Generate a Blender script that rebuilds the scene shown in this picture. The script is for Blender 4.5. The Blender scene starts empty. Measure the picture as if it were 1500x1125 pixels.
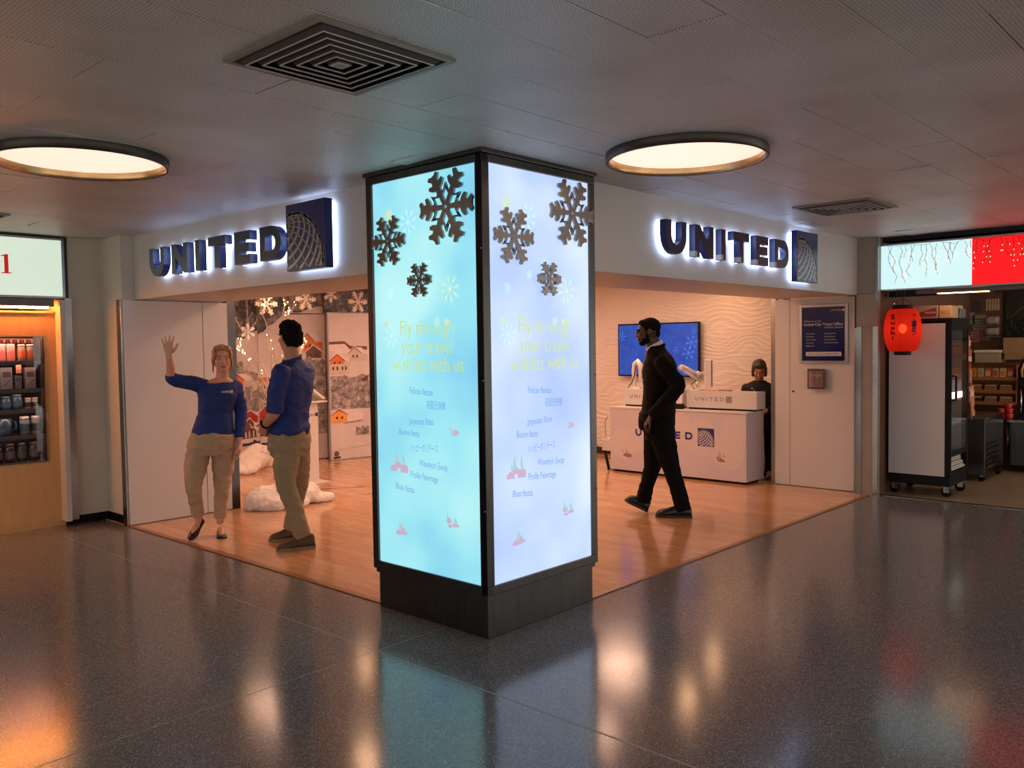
import bpy, bmesh, math, random
from mathutils import Vector, Matrix, noise
R = random.Random(7)
S = bpy.context.scene
COL = S.collection
PI = math.pi
V = Vector
S.view_settings.view_transform = 'Standard'
S.view_settings.look = 'None'
S.view_settings.gamma = 1.0
S.view_settings.use_curve_mapping = False
S.view_settings.exposure = 0.0

# ------------------------------------------------------------------ materials
def lin(c):
    return tuple(((x / 255) / 12.92 if x <= 10 else (((x / 255) + 0.055) / 1.055) ** 2.4) for x in c)

def mat(name, rgb, rough=0.5, metal=0.0, var=0.08, scale=14, bump=0.0, bscale=60, emit=None, es=0.0,
        spec=0.5, coat=0.0, stretch=None, trans=0.0, alpha=1.0):
    m = bpy.data.materials.new(name)
    m.use_nodes = True
    nt = m.node_tree; N = nt.nodes; L = nt.links
    p = N['Principled BSDF']
    c = lin(rgb)
    tc = N.new('ShaderNodeTexCoord'); vec = tc.outputs['Object']
    if stretch:
        mp = N.new('ShaderNodeMapping'); mp.inputs['Scale'].default_value = stretch
        L.new(vec, mp.inputs['Vector']); vec = mp.outputs['Vector']
    nz = N.new('ShaderNodeTexNoise'); nz.inputs['Scale'].default_value = scale; nz.inputs['Detail'].default_value = 4
    L.new(vec, nz.inputs['Vector'])
    rp = N.new('ShaderNodeValToRGB')
    rp.color_ramp.elements[0].position = .3; rp.color_ramp.elements[1].position = .7
    rp.color_ramp.elements[0].color = tuple(x * (1 - var) for x in c) + (1,)
    rp.color_ramp.elements[1].color = tuple(min(1, x * (1 + var)) for x in c) + (1,)
    L.new(nz.outputs['Fac'], rp.inputs['Fac'])
    L.new(rp.outputs['Color'], p.inputs['Base Color'])
    p.inputs['Roughness'].default_value = rough
    p.inputs['Metallic'].default_value = metal
    p.inputs['Specular IOR Level'].default_value = spec
    p.inputs['Coat Weight'].default_value = coat
    p.inputs['Transmission Weight'].default_value = trans
    p.inputs['Alpha'].default_value = alpha
    if bump:
        b = N.new('ShaderNodeBump'); b.inputs['Strength'].default_value = bump; b.inputs['Distance'].default_value = .01
        n2 = N.new('ShaderNodeTexNoise'); n2.inputs['Scale'].default_value = bscale; n2.inputs['Detail'].default_value = 3
        L.new(vec, n2.inputs['Vector']); L.new(n2.outputs['Fac'], b.inputs['Height']); L.new(b.outputs['Normal'], p.inputs['Normal'])
    if emit:
        p.inputs['Emission Color'].default_value = lin(emit) + (1,)
        p.inputs['Emission Strength'].default_value = es
    m['_'] = 1
    return m

def nodes(m):
    return m.node_tree.nodes, m.node_tree.links, m.node_tree.nodes['Principled BSDF']

M = {}
M['ceil'] = mat('ceiling_tile', (214, 209, 204), .42, var=.05, scale=3, spec=.6, bump=.35, bscale=90)
def perforate(m):
    N, L, p = nodes(m)
    tc = N.new('ShaderNodeTexCoord')
    mp = N.new('ShaderNodeMapping'); mp.inputs['Scale'].default_value = (72, 72, 72)
    L.new(tc.outputs['Object'], mp.inputs['Vector'])
    vo = N.new('ShaderNodeTexVoronoi'); vo.inputs['Scale'].default_value = 1; vo.inputs['Randomness'].default_value = .25
    vo.voronoi_dimensions = '2D'
    L.new(mp.outputs['Vector'], vo.inputs['Vector'])
    cr = N.new('ShaderNodeValToRGB'); cr.color_ramp.elements[0].position = .16; cr.color_ramp.elements[1].position = .27
    cr.color_ramp.elements[0].color = (.36, .36, .36, 1); cr.color_ramp.elements[1].color = (1, 1, 1, 1)
    L.new(vo.outputs['Distance'], cr.inputs['Fac'])
    n2 = N.new('ShaderNodeTexNoise'); n2.inputs['Scale'].default_value = 1.3; n2.inputs['Detail'].default_value = 5
    L.new(tc.outputs['Object'], n2.inputs['Vector'])
    c2 = N.new('ShaderNodeValToRGB'); c2.color_ramp.elements[0].position = .3; c2.color_ramp.elements[1].position = .7
    c2.color_ramp.elements[0].color = (.74, .72, .7, 1); c2.color_ramp.elements[1].color = (1, 1, 1, 1)
    L.new(n2.outputs['Fac'], c2.inputs['Fac'])
    src = p.inputs['Base Color'].links[0].from_socket
    mx = N.new('ShaderNodeMix'); mx.data_type = 'RGBA'; mx.blend_type = 'MULTIPLY'; mx.inputs[0].default_value = 1
    L.new(src, mx.inputs[6]); L.new(cr.outputs['Color'], mx.inputs[7])
    my = N.new('ShaderNodeMix'); my.data_type = 'RGBA'; my.blend_type = 'MULTIPLY'; my.inputs[0].default_value = 1
    L.new(mx.outputs[2], my.inputs[6]); L.new(c2.outputs['Color'], my.inputs[7])
    L.new(my.outputs[2], p.inputs['Base Color'])
perforate(M['ceil'])

M['terrazzo'] = mat('terrazzo', (70, 71, 73), .13, var=.1, scale=1.2, spec=.5)
def terrazzo(m):
    N, L, p = nodes(m)
    tc = N.new('ShaderNodeTexCoord')
    vo = N.new('ShaderNodeTexVoronoi'); vo.inputs['Scale'].default_value = 230
    L.new(tc.outputs['Object'], vo.inputs['Vector'])
    sp = N.new('ShaderNodeSeparateColor'); L.new(vo.outputs['Color'], sp.inputs['Color'])
    cr = N.new('ShaderNodeValToRGB')
    e = cr.color_ramp.elements
    e[0].position = 0; e[0].color = (.095, .096, .098, 1)
    e[1].position = 1; e[1].color = (.4, .4, .4, 1)
    for pos, c in ((.45, .12), (.7, .17), (.88, .26)):
        q = cr.color_ramp.elements.new(pos); q.color = (c, c, c * 1.02, 1)
    L.new(sp.outputs['Red'], cr.inputs['Fac'])
    L.new(cr.outputs['Color'], p.inputs['Base Color'])
    nz = N.new('ShaderNodeTexNoise'); nz.inputs['Scale'].default_value = 2.2; nz.inputs['Detail'].default_value = 6
    L.new(tc.outputs['Object'], nz.inputs['Vector'])
    mr = N.new('ShaderNodeMapRange'); mr.inputs['To Min'].default_value = .12; mr.inputs['To Max'].default_value = .19
    L.new(nz.outputs['Fac'], mr.inputs['Value']); L.new(mr.outputs['Result'], p.inputs['Roughness'])
terrazzo(M['terrazzo'])

M['wood'] = mat('wood_planks', (196, 140, 92), .16, var=.1, scale=2, coat=.25)
def planks(m):
    N, L, p = nodes(m)
    tc = N.new('ShaderNodeTexCoord')
    mp = N.new('ShaderNodeMapping'); mp.inputs['Rotation'].default_value = (0, 0, PI / 2)
    L.new(tc.outputs['Object'], mp.inputs['Vector'])
    br = N.new('ShaderNodeTexBrick'); br.inputs['Scale'].default_value = 1
    br.inputs['Brick Width'].default_value = .75; br.inputs['Row Height'].default_value = .085
    br.inputs['Mortar Size'].default_value = .0008; br.offset = .37
    br.inputs['Color1'].default_value = lin((214, 168, 124)) + (1,)
    br.inputs['Color2'].default_value = lin((196, 146, 104)) + (1,)
    br.inputs['Mortar'].default_value = lin((128, 84, 52)) + (1,)
    L.new(mp.outputs['Vector'], br.inputs['Vector'])
    m2 = N.new('ShaderNodeMapping'); m2.inputs['Scale'].default_value = (18, 1.6, 1)
    L.new(tc.outputs['Object'], m2.inputs['Vector'])
    nz = N.new('ShaderNodeTexNoise'); nz.inputs['Scale'].default_value = 3; nz.inputs['Detail'].default_value = 6
    L.new(m2.outputs['Vector'], nz.inputs['Vector'])
    cr = N.new('ShaderNodeValToRGB'); cr.color_ramp.elements[0].color = (.78, .74, .7, 1); cr.color_ramp.elements[1].color = (1.1, 1.08, 1.05, 1)
    cr.color_ramp.elements[0].position = .3; cr.color_ramp.elements[1].position = .7
    L.new(nz.outputs['Fac'], cr.inputs['Fac'])
    mx = N.new('ShaderNodeMix'); mx.data_type = 'RGBA'; mx.blend_type = 'MULTIPLY'; mx.inputs[0].default_value = 1
    L.new(br.outputs['Color'], mx.inputs[6]); L.new(cr.outputs['Color'], mx.inputs[7])
    L.new(mx.outputs[2], p.inputs['Base Color'])
planks(M['wood'])

def stone(m, w, h, c1, c2, mo, mort=.002, rot=(0, 0, 0)):
    N, L, p = nodes(m)
    tc = N.new('ShaderNodeTexCoord')
    mp = N.new('ShaderNodeMapping'); mp.inputs['Rotation'].default_value = rot
    L.new(tc.outputs['Object'], mp.inputs['Vector'])
    br = N.new('ShaderNodeTexBrick'); br.inputs['Scale'].default_value = 1; br.offset = 0
    br.inputs['Brick Width'].default_value = w; br.inputs['Row Height'].default_value = h; br.inputs['Mortar Size'].default_value = mort
    br.inputs['Color1'].default_value = lin(c1) + (1,); br.inputs['Color2'].default_value = lin(c2) + (1,); br.inputs['Mortar'].default_value = lin(mo) + (1,)
    L.new(mp.outputs['Vector'], br.inputs['Vector']); L.new(br.outputs['Color'], p.inputs['Base Color'])

M['white'] = mat('white_panel', (206, 200, 196), .35, var=.02, scale=2)
M['fascia'] = mat('fascia_paint', (190, 184, 178), .45, var=.03, scale=2)
M['cream'] = mat('cream_paint', (196, 188, 172), .5, var=.07, scale=2.5)
M['steel'] = mat('brushed_steel', (150, 148, 146), .24, 1, var=.1, scale=6, stretch=(1, 1, 30))
M['darksteel'] = mat('dark_steel', (92, 90, 88), .3, 1, var=.12, scale=4, stretch=(6, 6, 1))
M['blackmetal'] = mat('black_metal', (22, 21, 21), .45, spec=.25)
M['black'] = mat('black_plastic', (10, 10, 11), .5, spec=.25)
M['wave'] = mat('wave_plaster', (226, 214, 202), .55, var=.03, scale=3)
M['inceil'] = mat('shop_ceiling', (222, 214, 206), .7, var=.02)
M['navy'] = mat('navy_enamel', (16, 34, 100), .3, var=.05, coat=.2)
M['navyface'] = mat('navy_face', (22, 30, 60), .35, var=.05)
M['led'] = mat('letter_led', (200, 215, 255), .5, emit=(182, 206, 250), es=8)
M['silver'] = mat('silver_print', (176, 172, 164), .3, .6)
M['tilefloor'] = mat('beige_floor', (150, 132, 110), .3, var=.06, scale=3)
M['threshold'] = mat('wood_threshold', (150, 98, 58), .3, var=.12, scale=12)
M['stone'] = mat('stone_tile', (150, 140, 128), .4, var=.08, scale=6)
M['orange'] = mat('tan_laminate', (214, 160, 104), .35, var=.05, scale=3, stretch=(8, 8, 1))
M['glass'] = mat('window_glass', (255, 255, 255), .02, var=0, trans=1.0, spec=.5)

# ------------------------------------------------------------------ builders
WL = {}
TMP = bpy.data.scenes.new('tmp')
def evalmesh(o):
    TMP.collection.objects.link(o)
    vl = TMP.view_layers[0]; vl.update(); dg = vl.depsgraph
    me = bpy.data.meshes.new_from_object(o.evaluated_get(dg), depsgraph=dg)
    d = o.data; bpy.data.objects.remove(o)
    (bpy.data.meshes if isinstance(d, bpy.types.Mesh) else bpy.data.curves).remove(d)
    return me
class Fr:
    def __init__(s, o, u, v=(0, 0, 1)):
        s.o = V(o); s.u = V(u).normalized(); s.v = V(v).normalized(); s.n = s.u.cross(s.v).normalized()
    def __call__(s, a, b, c=0.0):
        return s.o + s.u * a + s.v * b + s.n * c
    def rot(s, a, b, ang):
        f = Fr(s(a, b), s.u * math.cos(ang) + s.v * math.sin(ang), s.v * math.cos(ang) - s.u * math.sin(ang)); return f
WF = Fr((0, 0, 0), (1, 0, 0), (0, 1, 0))

class B:
    def __init__(s):
        s.bm = bmesh.new()
    def faces(s, pts, idx, m=0, smooth=False):
        vs = [s.bm.verts.new(p) for p in pts]
        out = []
        for f in idx:
            try:
                q = s.bm.faces.new([vs[i] for i in f]); q.material_index = m; q.smooth = smooth; out.append(q)
            except ValueError:
                pass
        return vs, out
    def fbox(s, F, a0, a1, b0, b1, c0, c1, m=0, bev=0):
        P = [F(a, b, c) for c in (c0, c1) for b in (b0, b1) for a in (a0, a1)]
        vs, fs = s.faces(P, [(0, 2, 3, 1), (4, 5, 7, 6), (0, 1, 5, 4), (2, 6, 7, 3), (0, 4, 6, 2), (1, 3, 7, 5)], m)
        if bev:
            es = list({e for f in fs for e in f.edges})
            r = bmesh.ops.bevel(s.bm, geom=es, offset=bev, segments=2, profile=.5, affect='EDGES')
            for f in r['faces']: f.material_index = m; f.smooth = False
        return s
    def box(s, x0, x1, y0, y1, z0, z1, m=0, bev=0):
        return s.fbox(WF, x0, x1, y0, y1, z0, z1, m, bev)
    def poly(s, F, pts, c0, c1, m=0, mside=None, mback=None):
        n = len(pts)
        P = [F(a, b, c0) for a, b in pts] + [F(a, b, c1) for a, b in pts]
        ar = sum(pts[i][0] * pts[(i + 1) % n][1] - pts[(i + 1) % n][0] * pts[i][1] for i in range(n))
        o = list(range(n)) if ar > 0 else list(range(n))[::-1]
        vs, _ = s.faces(P, [], m)
        bm = s.bm
        f = bm.faces.new([vs[n + i] for i in o]); f.material_index = m
        if abs(c1 - c0) > 1e-7:
            f = bm.faces.new([vs[i] for i in o[::-1]]); f.material_index = m if mback is None else mback
            for k in range(n):
                i, j = o[k], o[(k + 1) % n]
                f = bm.faces.new([vs[i], vs[j], vs[n + j], vs[n + i]]); f.material_index = m if mside is None else mside
        return s
    def tube(s, pts, r, m=0, n=8, smooth=True, cap=True, hint=None):
        pts = [V(p) for p in pts]
        rs = r if isinstance(r, (list, tuple)) else [r] * len(pts)
        rings = []
        pu = None
        for i, p in enumerate(pts):
            t = (pts[min(i + 1, len(pts) - 1)] - pts[max(i - 1, 0)]).normalized()
            if pu is None:
                h = V(hint) if hint else (V((0, 0, 1)) if abs(t.z) < .9 else V((1, 0, 0)))
                u = (h - t * h.dot(t)).normalized()
            else:
                u = (pu - t * pu.dot(t)).normalized()
            pu = u; w = t.cross(u)
            rr = rs[i]; ru, rv = rr if isinstance(rr, (list, tuple)) else (rr, rr)
            rings.append([s.bm.verts.new(p + u * math.cos(2 * PI * k / n) * ru + w * math.sin(2 * PI * k / n) * rv) for k in range(n)])
        for a, b in zip(rings[:-1], rings[1:]):
            for k in range(n):
                f = s.bm.faces.new([a[k], a[(k + 1) % n], b[(k + 1) % n], b[k]]); f.material_index = m; f.smooth = smooth
        if cap:
            f = s.bm.faces.new(rings[0][::-1]); f.material_index = m
            f = s.bm.faces.new(rings[-1]); f.material_index = m
        return s
    def lathe(s, c, prof, n=32, m=0, smooth=True, axis=(0, 0, 1), mats=None):
        c = V(c); ax = V(axis).normalized()
        u = ax.orthogonal().normalized() if abs(ax.z) < .99 else V((1, 0, 0)); w = ax.cross(u)
        rings = []
        for r, z in prof:
            if r < 1e-6: rings.append([s.bm.verts.new(c + ax * z)])
            else: rings.append([s.bm.verts.new(c + ax * z + u * math.cos(2 * PI * k / n) * r + w * math.sin(2 * PI * k / n) * r) for k in range(n)])
        for i, (a, b) in enumerate(zip(rings[:-1], rings[1:])):
            mm = mats[i] if mats else m
            for k in range(n):
                q = [a[k % len(a)], a[(k + 1) % len(a)], b[(k + 1) % len(b)], b[k % len(b)]]
                q = list(dict.fromkeys(q))
                if len(q) > 2:
                    f = s.bm.faces.new(q); f.material_index = mm; f.smooth = smooth
        return s
    def ell(s, c, r, m=0, n=16, rot=None, F=None):
        c = V(c); rot = rot or Matrix.Identity(3)
        h = max(6, n * 2 // 3); bm = s.bm; rings = []
        for i in range(h + 1):
            z = -math.cos(PI * i / h); q = math.sin(PI * i / h)
            if i in (0, h): rings.append([bm.verts.new(c + rot @ V((0, 0, z * r[2])))])
            else: rings.append([bm.verts.new(c + rot @ V((q * math.cos(2 * PI * k / n) * r[0], q * math.sin(2 * PI * k / n) * r[1], z * r[2]))) for k in range(n)])
        for a, b_ in zip(rings[:-1], rings[1:]):
            for k in range(n):
                q = list(dict.fromkeys([a[k % len(a)], a[(k + 1) % n % len(a)], b_[(k + 1) % n % len(b_)], b_[k % len(b_)]]))
                f = bm.faces.new(q); f.material_index = m; f.smooth = True
        return s
    def mesh(s, me, mtx, m=0):
        vs = [s.bm.verts.new(mtx @ v.co) for v in me.vertices]
        for p in me.polygons:
            try:
                f = s.bm.faces.new([vs[i] for i in p.vertices]); f.material_index = m
            except ValueError: pass
        return s
    def text(s, F, body, a, b, h, m=0, depth=0.0, w=None, align='CENTER', fat=0.0, c=0.0006, shear=0.0, ang=0.0):
        cu = bpy.data.curves.new('t', 'FONT'); cu.body = body; cu.align_x = align; cu.size = 1; cu.offset = fat
        cu.shear = shear; cu.resolution_u = 3; cu.extrude = 0
        me = evalmesh(bpy.data.objects.new('t', cu))
        if len(me.vertices):
            xs = [v.co.x for v in me.vertices]
            sc = h / .7; sx = sc
            if w: sx = w / max(1e-6, max(xs) - min(xs))
            G = F.rot(a, b, ang) if ang else Fr(F(a, b), F.u, F.v)
            mt = Matrix((( *[G.u[i] * sx for i in range(1)], G.v[0] * sc, G.n[0], G(0, 0, c)[0]),
                         (G.u[1] * sx, G.v[1] * sc, G.n[1], G(0, 0, c)[1]),
                         (G.u[2] * sx, G.v[2] * sc, G.n[2], G(0, 0, c)[2]), (0, 0, 0, 1)))
            s.mesh(me, mt, m)
        bpy.data.meshes.remove(me)
        return s
    def obj(s, name, mats, parent=None, loc=None, local=False, smooth=None, weld=False):
        bm = s.bm
        if weld: bmesh.ops.remove_doubles(bm, verts=bm.verts, dist=1e-5)
        me = bpy.data.meshes.new(name)
        if loc is None:
            if local: loc = V((0, 0, 0))
            elif bm.verts:
                lo = [min(v.co[i] for v in bm.verts) for i in range(3)]; hi = [max(v.co[i] for v in bm.verts) for i in range(3)]
                loc = V(((lo[0] + hi[0]) / 2, (lo[1] + hi[1]) / 2, lo[2] if parent is None else (lo[2] + hi[2]) / 2))
            else: loc = V((0, 0, 0))
        loc = V(loc)
        bmesh.ops.translate(bm, verts=bm.verts, vec=-loc)
        if smooth is not None:
            for f in bm.faces: f.smooth = smooth
        bm.to_mesh(me); bm.free()
        for m in (mats if isinstance(mats, (list, tuple)) else [mats]): me.materials.append(M[m] if isinstance(m, str) else m)
        o = bpy.data.objects.new(name, me); COL.objects.link(o)
        if parent is not None:
            o.parent = parent
            o.location = loc if local else loc - WL[parent]
            WL[o] = loc if not local else V((0, 0, 0))
        else:
            o.location = loc; WL[o] = loc
        return o

def tag(o, label, cat, group=None, kind=None):
    o['label'] = label; o['category'] = cat
    if group: o['group'] = group
    if kind: o['kind'] = kind
    return o
def thing(name, label, cat, loc, group=None):
    o = bpy.data.objects.new(name, None); COL.objects.link(o); o.location = loc; o.empty_display_size = .1
    WL[o] = V(loc)
    return tag(o, label, cat, group)
def struct(o):
    o['kind'] = 'structure'; return o
def dup(root, loc, label, rotz=0.0):
    c = root.copy(); COL.objects.link(c); c.location = loc; c.rotation_euler = (0, 0, rotz); c['label'] = label
    WL[c] = V(loc)
    for ch in list(root.children):
        k = ch.copy(); COL.objects.link(k); k.parent = c
        for g in list(ch.children):
            d = g.copy(); COL.objects.link(d); d.parent = k
    return c

# ------------------------------------------------------------------ camera
yaw, pitch, roll = math.radians(42.6644), math.radians(2.514), math.radians(-.8216)
fw = V((math.cos(pitch) * math.cos(yaw), math.cos(pitch) * math.sin(yaw), -math.sin(pitch)))
rt = V((math.sin(yaw), -math.cos(yaw), 0)); up = rt.cross(fw)
rt2 = rt * math.cos(roll) + up * math.sin(roll); up2 = up * math.cos(roll) - rt * math.sin(roll)
cam = bpy.data.cameras.new('camera'); co = bpy.data.objects.new('camera', cam); COL.objects.link(co)
mw = Matrix((rt2, up2, -fw)).transposed().to_4x4(); mw.translation = V((-3.2566, -3.1986, 1.58))
co.matrix_world = mw; cam.sensor_width = 36; cam.lens = 1254.06 * 36 / 1500; cam.clip_start = .05; cam.clip_end = 100
S.camera = co

w = bpy.data.worlds.new('world'); S.world = w; w.use_nodes = True
w.node_tree.nodes['Background'].inputs['Color'].default_value = (.96, .88, .81, 1)
w.node_tree.nodes['Background'].inputs['Strength'].default_value = 1.6

# ------------------------------------------------------------------ shell
ZC = 2.624; ZF = 2.053
XW = 6.8            # wave wall
b = B(); b.box(-9, 5.76, -9, 6.2, -.12, 0); struct(b.obj('floor', 'terrazzo', loc=(0, 0, 0)))
b = B(); b.box(.04, XW, .025, 8.0, 0.0005, .006); struct(b.obj('floor_wood', 'wood', loc=(0, 0, 0)))
b = B(); b.box(.028, .075, .018, 4.56, .0005, .008, bev=.002); b.box(.075, 5.7, .018, .06, .0005, .008, bev=.002)
struct(b.obj('trim_1', 'threshold', loc=(0, 0, 0)))
b = B(); b.box(5.76, 10, -4, .3, -.12, .004); struct(b.obj('floor_tile', 'tilefloor', loc=(0, 0, 0)))
# brass divider strips in the terrazzo
b = B(); b.box(-.512, -.502, -9, .33, 0, .0006); b.box(-.509, -.505, .33, 6, 0, .0006); b.box(-9, 0, .324, .328, 0, .0006); b.box(-.5, 5.7, -3.42, -3.412, 0, .0006)
struct(b.obj('trim_2', mat('zinc_strip', (150, 145, 140), .5, .3), loc=(0, 0, 0)))
# strip of metal set in the shop floor
b = B(); b.fbox(Fr((2.248, 4.92, .006), (.4515, -.281, 0), (.281, .4515, 0)), -.5, .55, -.012, .012, 0, .002); b.box(2.45, 2.7, 4.2, 4.222, .006, .008)
struct(b.obj('trim_3', 'steel'))

# ceiling: rows of perforated tiles, slightly uneven
b = B()
yy = -9 + .0
rows = [-.01 + .3 * k + .57 - .3 * 40 for k in range(80)]
sag = {}
for j, y0 in enumerate(rows):
    if y0 > 6.2 or y0 < -9: continue
    off = (-1.95 if (j % 2 == 0) else -1.35)
    for i in range(-6, 8):
        x0 = off + 1.2 * i; x1 = x0 + 1.2
        if x0 > 5.8: continue
        g = R.choice((.0006, .0012, .0015, .004))
        dz = [max(0.0, R.gauss(.0, .0012)) for _ in range(4)]
        if R.random() < .16: dz[R.randrange(4)] += R.uniform(.004, .010)
        P = []
        for q, (x, y) in enumerate(((x0 + g, y0 + g), (x1 - g, y0 + g), (x1 - g, y0 + .3 - g), (x0 + g, y0 + .3 - g))):
            P.append(V((x, y, ZC - dz[q])))
        P += [V((p.x, p.y, ZC + .02)) for p in P]
        b.faces(P, [(0, 3, 2, 1), (0, 1, 5, 4), (1, 2, 6, 5), (2, 3, 7, 6), (3, 0, 4, 7)], 0)
b.box(-9, 5.9, -9, 6.3, ZC + .015, ZC + .12, 1)
struct(b.obj('ceiling', ['ceil', mat('ceiling_gap', (40, 38, 36), .9)], loc=(0, 0, 0)))
b = B(); b.box(.94, 10, .94, 8.1, 2.47, 2.6); b.box(5.9, 10, -4, .94, 2.47, 2.6); struct(b.obj('ceiling_shop', 'inceil'))

# fascias (front beams above the two shop openings)
b = B(); b.box(.166, 1.0, .93, 4.60, ZF, ZC + .03, bev=.004); struct(b.obj('wall_fascia_left', 'fascia'))
b = B(); b.box(.93, 5.585, .1415, 1.0, ZF, ZC + .03, bev=.004); struct(b.obj('wall_fascia_right', 'fascia'))
# shop walls
b = B(); b.box(.05, 1.02, 4.60, 6.3, 0, ZC + .03); struct(b.obj('wall_left', 'cream'))
b = B()
b.box(.042, .79, 4.56, 4.60, .012, ZF - .008, bev=.002); b.box(.796, 1.05, 4.56, 4.60, .012, ZF - .008, bev=.002)
o = struct(b.obj('wall_panel_left', 'white'))
b = B(); b.box(1.05, 1.14, 4.565, 4.66, .006, 2.46); struct(b.obj('trim_4', 'darksteel'))
b = B(); b.box(1.02, 1.12, 4.66, 8.0, 0, 2.47); struct(b.obj('wall_inner_left', 'white'))
b = B(); b.box(.022, .050, 4.575, 4.66, 0, 2.05, bev=.003); struct(b.obj('trim_5', 'steel'))
b = B(); b.box(1.0, XW + .2, 7.75, 7.9, 0, 2.47); struct(b.obj('wall_back', 'white'))
# wave wall, real relief
b = B()
ny, nz = 460, 240
y0, y1 = .3, 7.75
def wave(y, z):
    h = 0
    for k, (fz, am) in enumerate(((13.5, 1.0), (21.3, .5))):
        ph = z * fz + .55 * math.sin(y * 3.1 + k * 2 + 1.3 * math.sin(z * 2.3)) + 1.9 * noise.noise(V((y * 2.3, z * 3.8, k * 7.3))) + .7 * noise.noise(V((y * 2.3, z * 5, 3 + k)))
        t = ph % 1.0
        h += am * (t ** 1.6 if t < .86 else (1 - t) / .14 * .78)
    return h * .0085
pts = [[None] * (nz + 1) for _ in range(ny + 1)]
vs = [[b.bm.verts.new((XW - wave(y0 + (y1 - y0) * i / ny, 2.48 * j / nz), y0 + (y1 - y0) * i / ny, 2.48 * j / nz)) for j in range(nz + 1)] for i in range(ny + 1)]
for i in range(ny):
    for j in range(nz):
        f = b.bm.faces.new([vs[i][j], vs[i][j + 1], vs[i + 1][j + 1], vs[i + 1][j]]); f.smooth = True
b.box(XW, XW + .12, y0, y1, 0, 2.48)
struct(b.obj('wall_wave', 'wave', loc=(0, 0, 0)))
b = B(); b.box(XW - .05, XW - .03, 1.2, 7.7, .006, .1); struct(b.obj('baseboard_back', 'darksteel'))
# right panel wall with a flush door seam
b = B(); b.box(5.70, 5.78, .21, .912, .012, ZF - .005, bev=.002); b.box(5.70, 5.78, .917, 1.085, .012, ZF - .005, bev=.002)
struct(b.obj('wall_panel_right', 'white'))
b = B(); b.box(5.78, 6.8, .28, .34, 0, 2.47); b.box(5.72, 5.9, 1.0, 1.03, 0, 2.47); struct(b.obj('wall_inner_right', 'white'))
b = B(); b.box(5.73, 5.80, 1.09, 1.15, .006, 2.47, bev=.003); struct(b.obj('trim_6', 'steel'))
b = B(); b.box(5.69, 5.71, .15, .21, .006, 1.72); struct(b.obj('trim_7', 'steel'))
# stone jamb between the ticket office and the sushi shop
b = B()
b.box(5.60, 5.66, -.06, .145, 0, 1.73); b.box(5.585, 5.66, -.062, .15, 1.733, 2.06); b.box(5.585, 5.66, -.062, .15, 2.063, ZC + .03)
struct(b.obj('wall_stone', 'stone'))
b = B(); b.box(5.592, 5.602, -.064, -.012, .0, 1.73); b.box(5.592, 5.602, .10, .15, 0, 1.73); struct(b.obj('trim_8', 'steel'))
b = B(); b.box(5.575, 5.585, -.066, -.045, 2.0, ZC); struct(b.obj('trim_9', 'steel'))
# left corner: cream column, kick, shop window surround
b = B(); b.box(-.235, .05, 5.05, 6.3, .085, ZC + .03); struct(b.obj('wall_column_left', 'cream'))
b = B(); b.box(-.235, .05, 5.10, 6.3, 0, .085); b.box(.05, .06, 4.60, 6.3, 0, .0851); struct(b.obj('baseboard_left', 'black'))
b = B(); b.box(-.295, -.235, 4.985, 5.05, .06, ZF + .02, bev=.002); struct(b.obj('trim_10', 'steel'))
b = B(); b.box(-.335, -.295, 4.99, 5.3, .05, ZF); struct(b.obj('trim_11', 'cream'))
b = B(); b.box(-9, -.235, 5.9, 6.3, 0, ZC + .03); b.box(-9, -.235, 5.05, 5.9, 2.56, ZC + .03); struct(b.obj('wall_shop_back', mat('shop_back', (60, 52, 50), .7)))
# ------------------------------------------------------------------ pillar with light boxes
def clouds(name, cols, strength, seed):
    m = mat(name, (200, 225, 240), .25, var=0)
    N, L, p = nodes(m)
    tc = N.new('ShaderNodeTexCoord'); mp = N.new('ShaderNodeMapping'); mp.inputs['Location'].default_value = (seed, seed * 2, seed)
    L.new(tc.outputs['Object'], mp.inputs['Vector'])
    nz = N.new('ShaderNodeTexNoise'); nz.inputs['Scale'].default_value = 1.5; nz.inputs['Detail'].default_value = 2
    L.new(mp.outputs['Vector'], nz.inputs['Vector'])
    cr = N.new('ShaderNodeValToRGB'); e = cr.color_ramp.elements
    e[0].position = .3; e[0].color = lin(cols[0]) + (1,); e[1].position = .7; e[1].color = lin(cols[2]) + (1,)
    q = e.new(.5); q.color = lin(cols[1]) + (1,)
    L.new(nz.outputs['Fac'], cr.inputs['Fac'])
    L.new(cr.outputs['Color'], p.inputs['Emission Color']); p.inputs['Emission Strength'].default_value = strength
    p.inputs['Base Color'].default_value = (.25, .3, .32, 1)
    for l in list(p.inputs['Base Color'].links): L.remove(l)
    return m
def glow(name, rgb, s=1.0, rough=.4):
    return mat(name, rgb, rough, var=0.02, emit=rgb, es=s)
M['artL'] = clouds('print_aqua', ((112, 196, 232), (140, 222, 236), (178, 238, 240)), 1.0, 3.1)
M['artR'] = clouds('print_blue', ((158, 186, 244), (184, 208, 248), (212, 230, 252)), .98, 11.7)
M['ytext'] = glow('print_yellow', (190, 212, 140), .85)
M['btext'] = glow('print_blue_text', (106, 150, 206), .85)
M['pale'] = glow('print_pale', (184, 224, 240), .85)
M['gold'] = glow('print_gold', (194, 222, 196), .85)
M['chalet'] = glow('print_chalet', (188, 168, 194), .85)
M['chalet2'] = glow('print_tree', (160, 194, 202), .85)
M['aluminium_box'] = mat('box_aluminium', (176, 174, 172), .45, .3)
M['mirror'] = mat('mirror_acrylic', (150, 142, 136), .3, 1, var=.05)

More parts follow.
